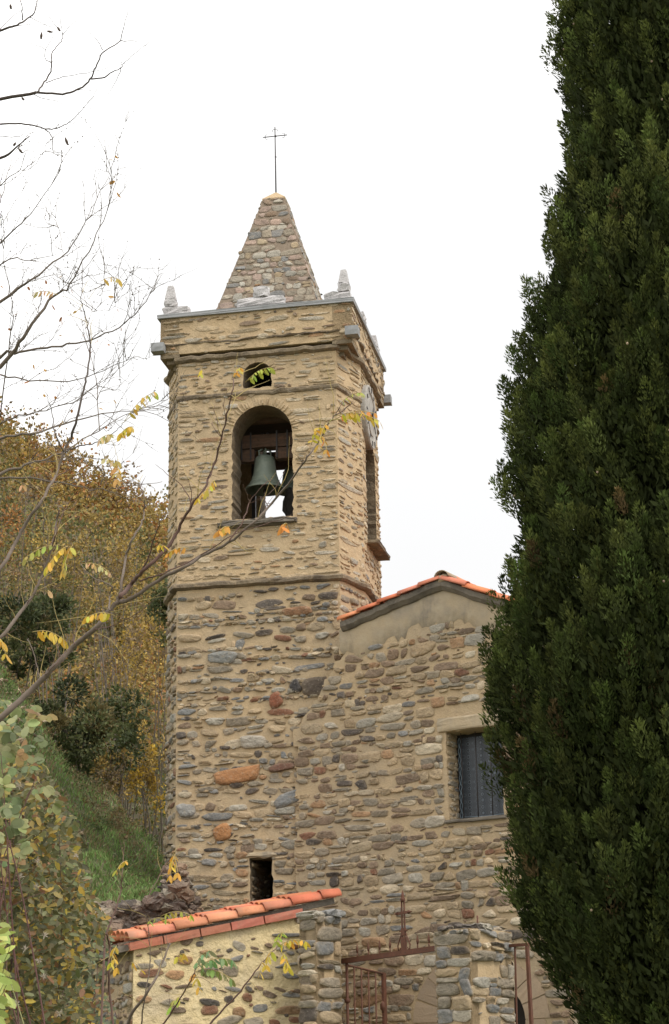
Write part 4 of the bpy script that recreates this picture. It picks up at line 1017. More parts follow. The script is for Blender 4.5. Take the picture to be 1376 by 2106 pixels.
def twigs(mb, q, n, ln, r, col, depth=1, up=.15, buds=None, f0=.15, spread=.75):
    for _ in range(n):
        i = min(len(q) - 2, int(len(q) * rnd.uniform(f0, 1))); t = (q[i + 1] - q[i]).normalized()
        d = (t * .75 + rv(spread * .6) + Z * up).normalized(); L = ln * rnd.uniform(.35, 1.15); p = q[i].copy(); pts = [p.copy()]
        m = 6
        for k in range(m):
            p = p + d * (L / m); d = (d + rv(.16) + Z * .03).normalized(); pts.append(p.copy())
        mb.tube(pts, [r * (1 - .75 * k / m) for k in range(m + 1)], n=4, col=col)
        if buds:
            for k in range(int(L * buds)):
                a = rnd.uniform(.1, 1) * m; ii = min(m - 1, int(a)); b_ = pts[ii].lerp(pts[ii + 1], a - ii)
                sd_ = rv(1).normalized(); s_ = r * rnd.uniform(1.0, 2.2)
                mb.tube([b_, b_ + sd_ * s_ * 1.4, b_ + sd_ * s_ * 2.6], [s_ * .5, s_ * .85, s_ * .15], n=4, col=tuple(c * .8 for c in col))
        if depth > 1: twigs(mb, pts, max(1, int(n * .25)), ln * .5, r * .65, col, depth - 1, up, buds)
YEL, YGR, ORG, STR = (.62, .42, .05), (.38, .40, .06), (.60, .28, .04), (.62, .46, .22)
def pinnate(lm, sm_, base, tip, npair, ll, col, droop=.9, sag=.12):
    """one feathered leaf: thin midrib with pairs of oval leaflets hanging from it"""
    base, tip = Vector(base), Vector(tip); d = tip - base; L = d.length
    pts = [base + d * (i / 8) + Z * (sag * L * math.sin(math.pi * i / 8)) for i in range(9)]
    sm_.tube(pts, .0012, n=4, col=BK['straw'])
    side = d.cross(Z); side = side.normalized() if side.length > 1e-5 else Vector((0, 1, 0))
    C, D_, N_, LL, CC = [], [], [], [], []
    for k in range(npair):
        f = .18 + .82 * k / max(1, npair - 1); i = min(7, int(f * 8)); p = pts[i].lerp(pts[i + 1], f * 8 - i)
        for sg in (-1, 1):
            if rnd.random() < .1: continue
            dd = side * sg * rnd.uniform(.25, .8) + d.normalized() * rnd.uniform(.15, .5) - Z * droop * rnd.uniform(.6, 1.2)
            C.append(p); D_.append(dd); N_.append(Z * .6 + rv(.5)); LL.append(ll * rnd.uniform(.8, 1.25)); CC.append([c * rnd.uniform(.75, 1.2) for c in col])
    if C:
        lm.leaves([tuple(c) for c in C], [tuple(c) for c in D_], [tuple(c) for c in N_], LL, np.array(LL) * .42, np.array(CC), shape=8)

def cloud(mb, cen, rad, n, pal, ln, wd, hollow=.5, jit=.35, up=.3, clumps=0, shape=4):
    """leaves spread through an uneven ellipsoid made of clumps"""
    cen = np.array(cen); rad = np.array(rad)
    if clumps:
        u = rng.normal(0, 1, (clumps, 3)); u /= np.linalg.norm(u, axis=1)[:, None]; u *= rng.uniform(.25, 1.05, (clumps, 1))
        cr = rng.uniform(.12, .46, clumps); k = rng.integers(0, clumps, n)
        v = rng.normal(0, 1, (n, 3)); v /= np.linalg.norm(v, axis=1)[:, None]
        pos = u[k] + v * (cr[k] * rng.uniform(hollow, 1.05, n) ** .6)[:, None]
        tint = rng.integers(0, len(pal), clumps)[k]
        sw = rng.random(n) < .22; tint[sw] = rng.integers(0, len(pal), sw.sum())
    else:
        v = rng.normal(0, 1, (n, 3)); v /= np.linalg.norm(v, axis=1)[:, None]; pos = v * rng.uniform(hollow, 1.05, (n, 1)); tint = rng.integers(0, len(pal), n)
    c = cen + pos * rad
    col = np.array(pal)[tint] * rng.uniform(.7, 1.3, (n, 1))
    d = v + rng.normal(0, jit, (n, 3)); d[:, 2] += up
    mb.leaves(c, d, rng.normal(0, 1, (n, 3)), rng.uniform(.6, 1.2, n) * ln, rng.uniform(.7, 1.1, n) * wd, col, shape=shape)

# ------------------------------------------------------------------ far autumn wood on the hill
G1, G2, OC, RS, YW, BN = (.10, .115, .04), (.165, .155, .05), (.30, .21, .06), (.34, .16, .05), (.37, .25, .06), (.22, .16, .09)
fw_ = MB(); nsh = 2000
for q in range(nsh):
    y = 54 + 54 * rnd.random() ** .8; x = rnd.uniform(-44, 4) * (.5 + .5 * y / 105)
    z = float(hillz(x, y)); f = math.sin(x * .23 + y * .11) + math.sin(y * .17 - x * .09 + 1.3) + rnd.gauss(0, .7)
    pal = [OC, RS, BN, OC, YW] if f > .7 else [OC, BN, G2, G2, OC] if f > -.3 else [G2, OC, BN, G1] if f > -1.2 else [G1, G2, BN]
    r = rnd.uniform(.7, 1.9)
    n = int(130 + 60 * r)
    cloud(fw_, (x, y, z + r * .9), (r, r, r * rnd.uniform(.75, 1.25)), n, pal, .0018 * y + .05, .0013 * y + .035, hollow=.55, clumps=9)
    if rnd.random() < .12 and y < 90:
        for _ in range(2):
            p0 = Vector((x + rnd.gauss(0, .3), y - .5 + rnd.gauss(0, .3), z)); p1 = p0 + Vector((rnd.gauss(0, .25), rnd.gauss(0, .2), r * rnd.uniform(1.6, 2.8)))
            fw_.tube([p0, p0.lerp(p1, .5) + rv(.06), p1], [.022, .015, .006], n=3, col=(.17, .135, .11))
tag(fw_.build('autumn_woodland', M['leaf_far']), 'far wood of ochre, rust and green autumn trees covering the hill behind the tower', 'woodland', kind='stuff')

# nearer shrubs and small trees behind the bank, each its own thing
def shrub(name, px, py, Y, rx, ry, pal, n, ln, label, cat, group=None, clumps=22, bare=0, stemcol=(.10, .08, .06)):
    c = P(px, py, Y); k = Y / FPX; rad = (rx * k, rx * k * .9, ry * k)
    zb_ = float(max(gh(c.x, c.y), hillz(c.x, c.y) if c.y > 50 else -9))
    zb_ = min(zb_, c.z - rad[2] * .8)
    t = thing(name, Vector((c.x, c.y, zb_)), label, cat, group)
    b = MB(); cloud(b, c, rad, n, pal, ln, ln * .62, hollow=.25, clumps=clumps); b.build('crown', M['leaf_far'], t)
    b = MB(); base = Vector((c.x, c.y, zb_))
    for _ in range(5 + bare // 3):
        tip = c + Vector((rnd.uniform(-.8, .8) * rad[0], rnd.uniform(-.7, .7) * rad[1], rnd.uniform(.2, .95) * rad[2]))
        q = smooth([base + rv(.06), base.lerp(tip, .4) + rv(.12), base.lerp(tip, .75) + rv(.1), tip], 4)
        b.tube(q, [.022 * (1 - .85 * i / (len(q) - 1)) for i in range(len(q))], n=4, col=stemcol); twigs(b, q, 3 + bare // 4, rad[2] * .6, .008, stemcol, 1, .3)
    b.build('trunk', M['bark'], t)
DG = [(.045, .06, .02), (.06, .075, .026), (.034, .045, .017)]
MG = [(.075, .095, .03), (.10, .115, .04), (.055, .07, .025), (.16, .13, .05)]
shrub('evergreen_shrub', 45, 1290, 49, 125, 100, DG + MG, 7000, .12, 'dark evergreen shrub highest on the bank at the left edge, behind the yellow leaves', 'shrub', 'shrubs behind the grass bank')
shrub('evergreen_shrub', 165, 1510, 47.5, 120, 115, DG + MG, 8000, .12, 'broad dark green shrub at the foot of the wood, above the grass bank', 'shrub', 'shrubs behind the grass bank')
shrub('evergreen_shrub', 262, 1480, 50, 62, 62, MG, 2600, .12, 'mid green round shrub just left of the tower wall', 'shrub', 'shrubs behind the grass bank')
shrub('evergreen_shrub', 340, 1250, 56, 40, 80, MG + [(.12, .13, .04)], 1800, .13, 'green shrub high up against the tower\'s left edge', 'shrub', 'shrubs behind the grass bank')
shrub('autumn_tree', 262, 1360, 51.5, 85, 150, [YW, OC, (.45, .30, .04), BN], 1900, .10, 'thin grey stemmed tree with sparse yellow leaves beside the tower', 'tree', 'autumn trees behind the bank', bare=14, stemcol=(.17, .14, .115))
shrub('autumn_tree', 305, 1600, 48.5, 48, 95, [YW, (.48, .32, .04), OC], 1500, .10, 'small bright yellow leaved tree low beside the tower wall', 'tree', 'autumn trees behind the bank', bare=6)
shrub('autumn_tree', 235, 1590, 47.5, 50, 70, [OC, YW, G2, BN], 1100, .10, 'low ochre bush between the dark green shrub and the tower', 'shrub', 'shrubs behind the grass bank', bare=6)
shrub('autumn_tree', 120, 1180, 56, 100, 120, [G2, OC, YW, BN], 2300, .12, 'olive and yellow tree above the dark evergreen shrub', 'tree', 'autumn trees behind the bank', bare=10, stemcol=(.16, .13, .11))
shrub('autumn_tree', 20, 1110, 58, 80, 130, [RS, OC, BN, G2], 1800, .12, 'rust coloured tree at the left edge of the photo on the hill', 'tree', 'autumn trees behind the bank', bare=12, stemcol=(.16, .13, .11))
shrub('autumn_tree', 250, 1190, 60, 80, 120, [OC, BN, YW], 1700, .12, 'half bare ochre tree on the hill a little left of the tower', 'tree', 'autumn trees behind the bank', bare=12, stemcol=(.17, .14, .12))

# ------------------------------------------------------------------ cypress
CYL = [(-1500, 1400), (-700, 1265), (-300, 1190), (0, 1136), (70, 1117), (130, 1128), (260, 1140), (340, 1140), (400, 1122), (470, 1106), (520, 1098), (580, 1082), (640, 1068), (740, 1052), (800, 1046), (900, 1036), (1000, 1030), (1100, 1042), (1200, 1030), (1330, 1014), (1400, 1002), (1450, 998), (1500, 1012), (1560, 1040), (1700, 1058), (1850, 1060), (1900, 1072), (1950, 1092), (2000, 1132), (2060, 1168), (2120, 1205), (2250, 1290), (2330, 1370)]
CYY, CAX = 19.0, 1425
cyz = [P(CAX, p[0], CYY).z for p in CYL]; cyr = [max(.03, (CAX - p[1] + 14) * CYY / FPX) for p in CYL]
cyz, cyr = np.array(cyz[::-1]), np.array(cyr[::-1])
c0 = P(CAX, 1800, CYY); cxx, cyy = c0.x, c0.y
zlo, zhi = cyz[0], cyz[-1]; zg = float(gh(cxx, cyy))
# the axis leans with the slight camera roll, so each height gets its own centre
cax = np.array([P(CAX, p[0], CYY).x for p in CYL][::-1])
rad_at = lambda z: np.interp(z, cyz, cyr); ax_at = lambda z: np.interp(z, cyz, cax)
cyp = thing('cypress_tree', (float(ax_at(zlo)), cyy, zg), 'huge dark green columnar cypress tree filling the right side', 'cypress')
b = MB(); zz = np.linspace(zg - .2, zhi - .5, 14)
b.tube([Vector((float(ax_at(z)), cyy, z)) for z in zz], [.2 * (1 - .9 * i / 13) + .02 for i in range(14)], n=10, col=(.12, .085, .06)); b.build('trunk', M['bark'], cyp)
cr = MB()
# solid dark core added inside the crown to block light and sky
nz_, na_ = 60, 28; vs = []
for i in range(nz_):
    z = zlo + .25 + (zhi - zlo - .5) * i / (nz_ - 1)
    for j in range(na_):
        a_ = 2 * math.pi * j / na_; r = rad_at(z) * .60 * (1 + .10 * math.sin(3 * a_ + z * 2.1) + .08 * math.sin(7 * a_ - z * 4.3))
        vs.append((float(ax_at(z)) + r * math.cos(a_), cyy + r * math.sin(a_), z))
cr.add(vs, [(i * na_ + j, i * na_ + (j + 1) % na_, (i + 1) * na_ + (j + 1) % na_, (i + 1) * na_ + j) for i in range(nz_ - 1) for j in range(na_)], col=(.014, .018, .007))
area = rad_at(np.linspace(zlo, zhi, 400)); zs_ = np.linspace(zlo, zhi, 400); cdf = np.cumsum(area); cdf /= cdf[-1]
C, D_, N_, LN, WD, CO = [], [], [], [], [], []
def lump(a_, z): return 1 + .04 * math.sin(4 * a_ + z * 1.7) + .05 * math.sin(9 * a_ - z * 3.1 + 1) + .03 * math.sin(14 * a_ + z * 5.3)
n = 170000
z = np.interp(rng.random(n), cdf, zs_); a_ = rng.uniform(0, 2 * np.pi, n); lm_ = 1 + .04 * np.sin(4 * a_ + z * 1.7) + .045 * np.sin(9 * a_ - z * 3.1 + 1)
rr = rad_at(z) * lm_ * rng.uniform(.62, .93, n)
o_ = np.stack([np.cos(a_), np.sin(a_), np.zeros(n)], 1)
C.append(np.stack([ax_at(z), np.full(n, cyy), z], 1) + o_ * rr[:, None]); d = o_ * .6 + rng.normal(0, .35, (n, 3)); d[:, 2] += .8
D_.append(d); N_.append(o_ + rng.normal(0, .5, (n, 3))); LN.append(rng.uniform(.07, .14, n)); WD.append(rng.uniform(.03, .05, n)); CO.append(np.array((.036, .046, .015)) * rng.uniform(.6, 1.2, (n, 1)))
cones = []
npl = 7600
for q in range(npl):
    z = float(np.interp(rnd.random(), cdf, zs_)); a_ = rnd.uniform(0, 2 * math.pi)
    if math.sin(a_) > .3 and rnd.random() < .7: continue          # thinner round the back
    out = Vector((math.cos(a_), math.sin(a_), 0))
    rr = float(rad_at(z)) * lump(a_, z) * rnd.uniform(.80, .985)
    base = Vector((float(ax_at(z)), cyy, z)) + out * (rr - .12)
    ax_ = (out * rnd.uniform(.2, .5) + Z * 1.0 + rv(.11)).normalized(); L = rnd.uniform(.20, .46); W = L * rnd.uniform(.20, .30)
    n = 170
    t = rng.random(n) ** .8; prof = np.sin(np.pi * np.clip(t * .84 + .14, 0, 1)) ** .8
    e1 = np.array(ax_.orthogonal().normalized()); e2 = np.cross(np.array(ax_), e1)
    # sprays gather on a few sub-twigs of the plume
    ks = rng.integers(0, 9, n); th = ks * .7 + rng.normal(0, .16, n); rd = W * prof * rng.uniform(.3, 1.0, n)
    rdv = np.cos(th)[:, None] * e1 + np.sin(th)[:, None] * e2
    pos = np.array(base) + np.array(ax_) * (t * L)[:, None] + rdv * rd[:, None]
    d = np.array(ax_) * 1.0 + rdv * rng.uniform(.3, .8, (n, 1)) + rng.normal(0, .25, (n, 3))
    warm = rnd.random(); basec = np.array((.048, .070, .020)) * (1 - warm) + np.array((.080, .090, .027)) * warm
    if rnd.random() < .02: basec = np.array((.12, .085, .04))
    col = basec * rnd.choice([.6, .8, 1, 1.2, 1.5]) * rnd.uniform(.85, 1.15) * rng.uniform(.7, 1.3, (n, 1))
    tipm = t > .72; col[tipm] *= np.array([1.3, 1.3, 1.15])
    C.append(pos); D_.append(d); N_.append(rdv + rng.normal(0, .5, (n, 3))); LN.append(rng.uniform(.028, .066, n)); WD.append(rng.uniform(.012, .021, n)); CO.append(col)
    if rnd.random() < .03: cones.append(base + ax_ * L * .9 + out * W * .6)
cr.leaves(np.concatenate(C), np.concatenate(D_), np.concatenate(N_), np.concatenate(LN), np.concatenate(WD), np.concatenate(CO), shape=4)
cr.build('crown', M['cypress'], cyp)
b = MB()
for c in cones: b.lathe(c, [(.001, -.014), (.011, -.007), (.011, .007), (.001, .014)], n=6, col=tuple(np.array((.30, .22, .15)) * rnd.uniform(.7, 1.5)))
o = b.build('cones', M['bark'], cyp); o['kind'] = 'stuff'

# ------------------------------------------------------------------ bare branches at the top left (with pods)
def rooted(px, py, Y, mb, r, col):      # trunk outside the frame, down to the ground
    p = P(px, py, Y); g_ = Vector((p.x - .25, p.y + .1, float(gh(p.x - .25, p.y + .1)) - .1))
    q = smooth([g_, g_.lerp(p, .35) + Vector((.05, .05, 0)), g_.lerp(p, .7) - Vector((.06, 0, 0)), p], 5); mb.tube(q, [r * 1.7 - r * .7 * i / (len(q) - 1) for i in range(len(q))], n=8, col=col); return g_
b = MB(); YT = 7.2; dk = BK['dark']
g_ = rooted(-330, 330, YT, b, .035, dk)
t = thing('bare_pod_tree', g_, 'bare dark branches with hanging seed pods reaching in at the top left corner', 'tree')
L1 = []
def lb_(px, r0, r1, y0=YT, y1=None, n=5): 
    q = limb(b, px, y0, y0 if y1 is None else y1, r0, r1, dk, n, .0012); L1.append(q); return q
lb_([(-330, 330), (-150, 240), (-20, 208), (75, 190)], .011, .0062, YT, 7.0, 7)
m1 = lb_([(75, 190), (130, 193), (165, 182), (185, 163), (200, 132), (213, 107), (248, 85)], .005, .0022, 7.0, 6.8)
lb_([(248, 85), (256, 50), (268, 5)], .0022, .0008, 6.8, 6.7); lb_([(248, 85), (275, 84), (300, 88)], .0018, .0006, 6.8, 6.9); lb_([(213, 105), (190, 72), (165, 60)], .0018, .0006, 6.8, 6.7)
m2 = lb_([(185, 163), (215, 158), (230, 149), (250, 138), (252, 132), (285, 104), (322, 75)], .0034, .0007, 6.9, 6.6); lb_([(250, 140), (238, 170), (215, 205)], .0018, .0006, 6.7, 6.8); lb_([(250, 132), (247, 125), (238, 127)], .0014, .0006, 6.7)
m3 = lb_([(75, 190), (95, 165), (105, 142), (106, 118), (110, 104), (126, 85), (131, 68)], .0038, .0018, 7.0, 7.2); lb_([(131, 68), (150, 48), (180, 30)], .0016, .0006, 7.2, 7.0); lb_([(129, 72), (122, 30), (112, -10)], .0016, .0006, 7.2, 7.3); lb_([(120, 60), (95, 25), (75, -10)], .0016, .0006, 7.2, 7.3)
lb_([(105, 128), (93, 120), (96, 98), (120, 60)], .0022, .0009, 7.1, 7.0); lb_([(95, 102), (60, 88), (0, 78)], .0014, .0006, 7.1); lb_([(95, 170), (130, 158), (190, 148), (245, 133)], .0022, .0007, 7.0, 6.8); lb_([(160, 185), (185, 185), (203, 182)], .0016, .0006, 6.9)
lb_([(70, 195), (95, 204), (125, 212), (136, 232)], .0018, .0006, 7.0, 6.9)
m4 = lb_([(-330, 330), (-120, 120), (0, 63), (35, 52), (62, 35), (72, 22), (80, -20)], .008, .002, YT, 7.4); lb_([(47, 42), (44, 10), (36, -15)], .003, .0015, 7.3); lb_([(62, 35), (85, 48), (112, 55)], .0018, .0007, 7.3, 7.2); lb_([(36, 52), (80, 50), (108, 56)], .0016, .0006, 7.3); lb_([(0, 60), (25, 35), (50, 20), (90, 10)], .002, .0006, 7.4)
m5 = lb_([(-330, 330), (-140, 270), (0, 255), (60, 256), (95, 265), (122, 262), (148, 248), (172, 222), (200, 185)], .0055, .0008, YT, 7.0, 6); lb_([(93, 265), (107, 282), (109, 310), (130, 315), (155, 327)], .0024, .0006, 7.1, 7.0); lb_([(122, 262), (130, 280)], .0008, .0005, 7.05)
lb_([(-330, 330), (-100, 330), (0, 325), (30, 305), (60, 280)], .012, .002, YT, 7.1); lb_([(0, 280), (40, 280), (60, 262)], .002, .0008)
for q in (m1, m2, m3, m4, m5): 
    for i in range(3, len(q) - 2, 2):
        if rnd.random() < .45:
            tt = (q[i + 1] - q[i]).normalized(); p_ = q[i]; b.tube([p_, p_ + (tt * .4 + rv(.7)).normalized() * rnd.uniform(.005, .016)], [.0012, .0003], n=4, col=dk)
twigs(b, m5, 10, .10, .0009, dk, 1, .1); twigs(b, m4, 6, .10, .0009, dk, 1, .1)
b.build('branches', M['bark'], t)
for px, py, ln, tl in ((22, 14, .024, .2), (85, 74, .032, -.1), (102, 65, .024, 1.4), (121, 60, .022, .5), (137, 291, .036, .35), (42, 310, .028, .7), (30, 297, .02, -.6), (95, -2, .02, 1.4), (47, 203, .016, .6)):
    p = P(px, py, 7.05); d = Vector((math.sin(tl), .2, -math.cos(tl))).normalized(); s_ = MB()
    s_.tube([p - d * ln * .55, p - d * ln * .3, p, p + d * ln * .35, p + d * ln * .5 + Vector((.004, 0, .002))], [.0008, .004, .0058, .004, .0012], n=6, col=(.075, .05, .035)); s_.build('pod', M['bark'], t)

# ------------------------------------------------------------------ budded thicket tree behind, left
b = MB(); YB_ = 12.5; gy_ = (.14, .11, .085)
g_ = rooted(-420, 1250, YB_, b, .09, gy_)
t = thing('bare_budded_tree', g_, 'bare tree with many fine budded twigs and a few orange leaves at the left edge', 'tree')
R0 = (-420, 1250)
BL = [([R0, (-200, 900), (0, 755), (55, 680), (110, 610), (145, 586), (190, 500), (222, 420), (232, 330)], .05, .003), ([R0, (-220, 820), (0, 622), (65, 575), (140, 515), (185, 440), (222, 365)], .045, .003),
      ([R0, (-200, 700), (0, 500), (60, 440), (128, 345)], .03, .003), ([(-200, 700), (0, 545), (60, 535), (115, 522)], .012, .002), ([(-200, 900), (0, 735), (30, 725), (110, 712), (185, 700), (255, 665), (300, 620), (333, 560)], .02, .0022),
      ([R0, (-150, 980), (0, 872), (60, 852), (150, 825), (230, 770), (278, 735)], .025, .002), ([R0, (-150, 1060), (0, 975), (60, 955), (125, 930), (200, 888), (260, 852), (345, 822)], .04, .003),
      ([R0, (-140, 1000), (0, 982), (100, 988), (190, 1006), (240, 1003), (335, 990)], .03, .003), ([(-150, 980), (-20, 910), (60, 893), (150, 868), (250, 845), (325, 838)], .02, .002),
      ([(202, 888), (196, 780), (184, 705), (170, 640)], .006, .0015), ([(0, 770), (60, 782), (160, 780), (240, 748), (285, 735)], .01, .0018), ([(0, 420), (20, 340), (38, 300)], .006, .0012), ([R0, (-160, 640), (0, 385), (60, 345), (105, 290)], .02, .0018),
      ([(130, 520), (118, 470), (108, 440), (98, 455)], .003, .001), ([(170, 600), (190, 640), (235, 630), (255, 580)], .003, .001), ([(100, 905), (135, 935), (185, 950), (215, 975)], .005, .002), ([(65, 575), (120, 580), (200, 585), (235, 565)], .003, .001), ([(0, 860), (20, 700), (28, 640), (8, 540), (2, 430)], .008, .0015)]
for px, r0, r1 in BL:
    dy = rnd.uniform(-1.6, 1.2); q = limb(b, px, YB_ + (0 if px[0] == R0 else rnd.uniform(-.8, .6)), YB_ + dy, r0 * (.5 if px[0] == R0 else .65), r1 * .7, gy_, 5, .006, 1.9 if px[0] == R0 else 1.2)
    inv = [p for p in q if -40 < proj(p)[0] < 420]
    if len(inv) > 4: twigs(b, inv, int(len(inv) * .55), .45, .0024, gy_, 2, .25, buds=16, f0=.05, spread=.6)
b.build('branches', M['bark'], t)
b = MB(); n = 46
c = np.array([tuple(P(rnd.uniform(0, 260), rnd.uniform(560, 1010), rnd.uniform(11.5, 13))) for _ in range(n)]); 
b.leaves(c, rng.normal(0, 1, (n, 3)) - np.array([0, 0, .8]), rng.normal(0, 1, (n, 3)), rng.uniform(.025, .05, n), .02, np.array([(.42, .17, .04), (.5, .28, .06), (.3, .12, .04)])[rng.integers(0, 3, n)], shape=6)
b.leaves([tuple(P(a, c_, 12.4)) for a, c_ in ((230, 328), (241, 326), (237, 372), (240, 395), (48, 465), (70, 750))], rng.normal(0, 1, (6, 3)), rng.normal(0, 1, (6, 3)), .05, .025, np.array([(.5, .26, .06)] * 6), shape=8)
o = b.build('leaves', M['leaf'], t)

# ------------------------------------------------------------------ locust tree with yellow feathered leaves, in front of the tower
b = MB(); lf_ = MB(); YC = 6.2; gr_ = BK['grey']; rd_ = BK['red']
g_ = rooted(-260, 1760, YC, b, .022, gr_)
t = thing('locust_tree', g_, 'leaning locust tree with grey branches and yellow feathered leaves in front of the tower', 'tree')
def lc(px, r0, r1, y0, y1, col=rd_, n=6): return limb(b, px, y0, y1, r0, r1, col, n, .0015)
C1 = lc([(-260, 1760), (-110, 1580), (0, 1478), (64, 1420), (113, 1371), (153, 1328), (195, 1294), (226, 1255), (247, 1228)], .0115, .007, 6.2, 6.0, gr_, 8)
C1a = lc([(247, 1228), (270, 1200), (293, 1175), (336, 1136), (366, 1090), (394, 1038), (420, 1004), (440, 955), (455, 900), (470, 840), (478, 800), (482, 775)], .0075, .0016, 6.0, 5.7)
C1b = lc([(244, 1240), (281, 1224), (336, 1188), (380, 1165), (420, 1142), (470, 1115), (520, 1075), (560, 1035), (600, 985), (632, 940), (655, 910), (675, 872), (692, 850)], .0075, .0018, 6.0, 5.6, gr_)
lc([(692, 850), (700, 835), (712, 822)], .0014, .0006, 5.6, 5.6); lc([(675, 872), (690, 862), (735, 862), (775, 865)], .0012, .0005, 5.65, 5.6, (.32, .30, .07))
C1c = lc([(247, 1226), (252, 1190), (259, 1145), (272, 1112), (293, 1072), (297, 1050), (296, 1026), (290, 1005), (284, 985)], .0048, .0014, 6.0, 6.15, gr_)
C1d = lc([(290, 1180), (305, 1145), (317, 1108), (328, 1080), (340, 1052)], .0032, .0010, 5.95, 5.85)
lc([(288, 1195), (310, 1188), (336, 1180), (400, 1150), (450, 1118), (500, 1092), (570, 1072), (605, 1055)], .003, .0009, 5.95, 5.8)
lc([(470, 1115), (500, 1070), (515, 1030), (540, 1000), (560, 985)], .0026, .0008, 5.75, 5.7); lc([(515, 1035), (505, 1010), (499, 996)], .0012, .0006, 5.72, 5.72); lc([(515, 1035), (560, 1010), (585, 968)], .0011, .0005, 5.72, 5.75)
lc([(394, 1038), (375, 1000), (345, 975), (322, 955)], .002, .0007, 5.9, 6.0); lc([(195, 1294), (235, 1285), (290, 1255), (330, 1220)], .002, .0007, 6.02, 5.9)
lc([(226, 1255), (225, 1225), (229, 1205), (195, 1190), (165, 1160)], .0032, .001, 6.0, 6.1, gr_); lc([(153, 1328), (150, 1300), (152, 1285), (148, 1272)], .002, .0007, 6.05, 6.0)
lc([(84, 1400), (80, 1385), (65, 1330), (55, 1312)], .003, .0009, 6.1, 6.2, gr_); lc([(85, 1398), (110, 1370), (140, 1335)], .002, .0008, 6.1, 6.0)
C2 = lc([(-260, 1760), (-150, 1500), (-60, 1370), (0, 1313), (49, 1249), (72, 1218), (89, 1178), (108, 1120), (118, 1070), (122, 1050)], .009, .0028, 6.3, 6.5, gr_, 7)
lc([(89, 1178), (105, 1130), (118, 1090), (128, 1060), (150, 1020), (190, 990)], .0028, .0008, 6.45, 6.4)
C3 = lc([(-260, 1760), (-140, 1380), (-50, 1240), (0, 1172), (30, 1120), (55, 1075), (82, 1035), (104, 998), (120, 965), (133, 925), (145, 900)], .0085, .004, 6.5, 6.8, gr_, 6)
C3a = lc([(145, 905), (158, 860), (170, 810), (180, 770), (185, 720), (182, 680), (175, 645), (168, 620), (170, 575), (168, 530)], .0050, .0010, 6.8, 6.9, BK['dark'])
lc([(130, 930), (112, 885), (108, 850), (98, 820), (95, 808)], .0028, .0008, 6.8, 6.9, BK['dark']); lc([(133, 930), (160, 918), (180, 915), (205, 908), (235, 888), (252, 872)], .003, .001, 6.8, 6.6, BK['dark']); lc([(110, 985), (150, 960), (175, 925)], .002, .0008, 6.8, 6.7)
lc([(252, 872), (285, 840), (318, 805)], .0014, .0005, 6.6, 6.5, (.32, .26, .08)); lc([(170, 630), (140, 612), (110, 605)], .001, .0005, 6.9, 6.8, (.32, .26, .12)); lc([(182, 615), (200, 592), (225, 578)], .001, .0005, 6.9, 6.8, (.32, .26, .12)); lc([(230, 905), (240, 940), (243, 985)], .001, .0005, 6.6, 6.6, (.32, .26, .12))
for q, n_, sc_ in ((C1, 14, .17), (C1a, 16, .15), (C1b, 14, .15), (C2, 16, .16), (C3, 12, .16), (C1c, 6, .1), (C1d, 5, .1), (C3a, 6, .1)):
    twigs(b, q, n_, sc_ * 1.2, .0014, BK['straw'], 1, .2, f0=.35, spread=.95)
    twigs(b, q, n_ // 3, sc_ * .7, .0018, rd_, 2, .2, f0=.3, spread=.8)
    for i in range(2, len(q) - 1):
        if rnd.random() < .3: b.tube([q[i], q[i] + rv(1).normalized() * .009], [.0016, .0003], n=4, col=rd_)
PL_ = [((688, 856), (780, 866), 9, .030, YEL, 5.6), ((690, 862), (770, 850), 6, .028, ORG, 5.65), ((698, 832), (744, 808), 7, .022, YGR, 5.6), ((672, 870), (655, 915), 5, .026, YEL, 5.6), ((660, 895), (672, 925), 3, .024, ORG, 5.6),
       ((505, 786), (556, 756), 8, .026, YGR, 5.7), ((484, 772), (494, 757), 3, .024, YEL, 5.7), ((410, 770), (416, 762), 2, .022, YEL, 5.7), ((256, 866), (318, 806), 8, .030, (.5, .42, .08), 6.5), ((275, 878), (250, 890), 5, .036, YEL, 6.6), ((235, 895), (203, 905), 5, .034, STR, 6.6), ((243, 945), (240, 985), 5, .030, (.55, .38, .1), 6.6), ((213, 945), (230, 950), 3, .026, STR, 6.6),
       ((208, 578), (243, 574), 3, .034, (.55, .4, .1), 6.8), ((118, 606), (70, 603), 6, .026, STR, 6.8), ((140, 1123), (98, 1165), 8, .034, YEL, 6.3), ((132, 1122), (55, 1145), 6, .032, YGR, 6.4), ((150, 1120), (128, 1180), 7, .032, (.55, .42, .07), 6.3), ((168, 1160), (226, 1178), 8, .028, STR, 6.1), ((236, 1266), (182, 1268), 6, .032, YEL, 5.95), ((66, 1300), (132, 1316), 7, .036, YEL, 6.2), ((-5, 1310), (12, 1345), 4, .034, YEL, 6.2), ((388, 1128), (342, 1140), 5, .024, ORG, 5.9), ((318, 1130), (336, 1122), 3, .024, YEL, 5.9),
       ((474, 1084), (452, 1092), 4, .032, ORG, 5.75), ((592, 1078), (580, 1084), 3, .032, ORG, 5.7), ((442, 988), (428, 1008), 4, .028, YEL, 5.75), ((430, 1010), (408, 1025), 3, .026, YEL, 5.8), ((640, 915), (655, 880), 4, .024, YEL, 5.65), ((45, 1000), (55, 1003), 1, .034, STR, 6.6), ((165, 992), (170, 985), 1, .026, STR, 6.5), ((98, 1215), (102, 1222), 1, .032, STR, 6.3)]
for (a, c_, n_, ll, col, Y) in PL_: pinnate(lf_, b, P(*a, Y), P(*c_, Y - .05), n_, ll, col)
b.build('branches', M['bark'], t); lf_.build('leaves', M['leaf'], t)

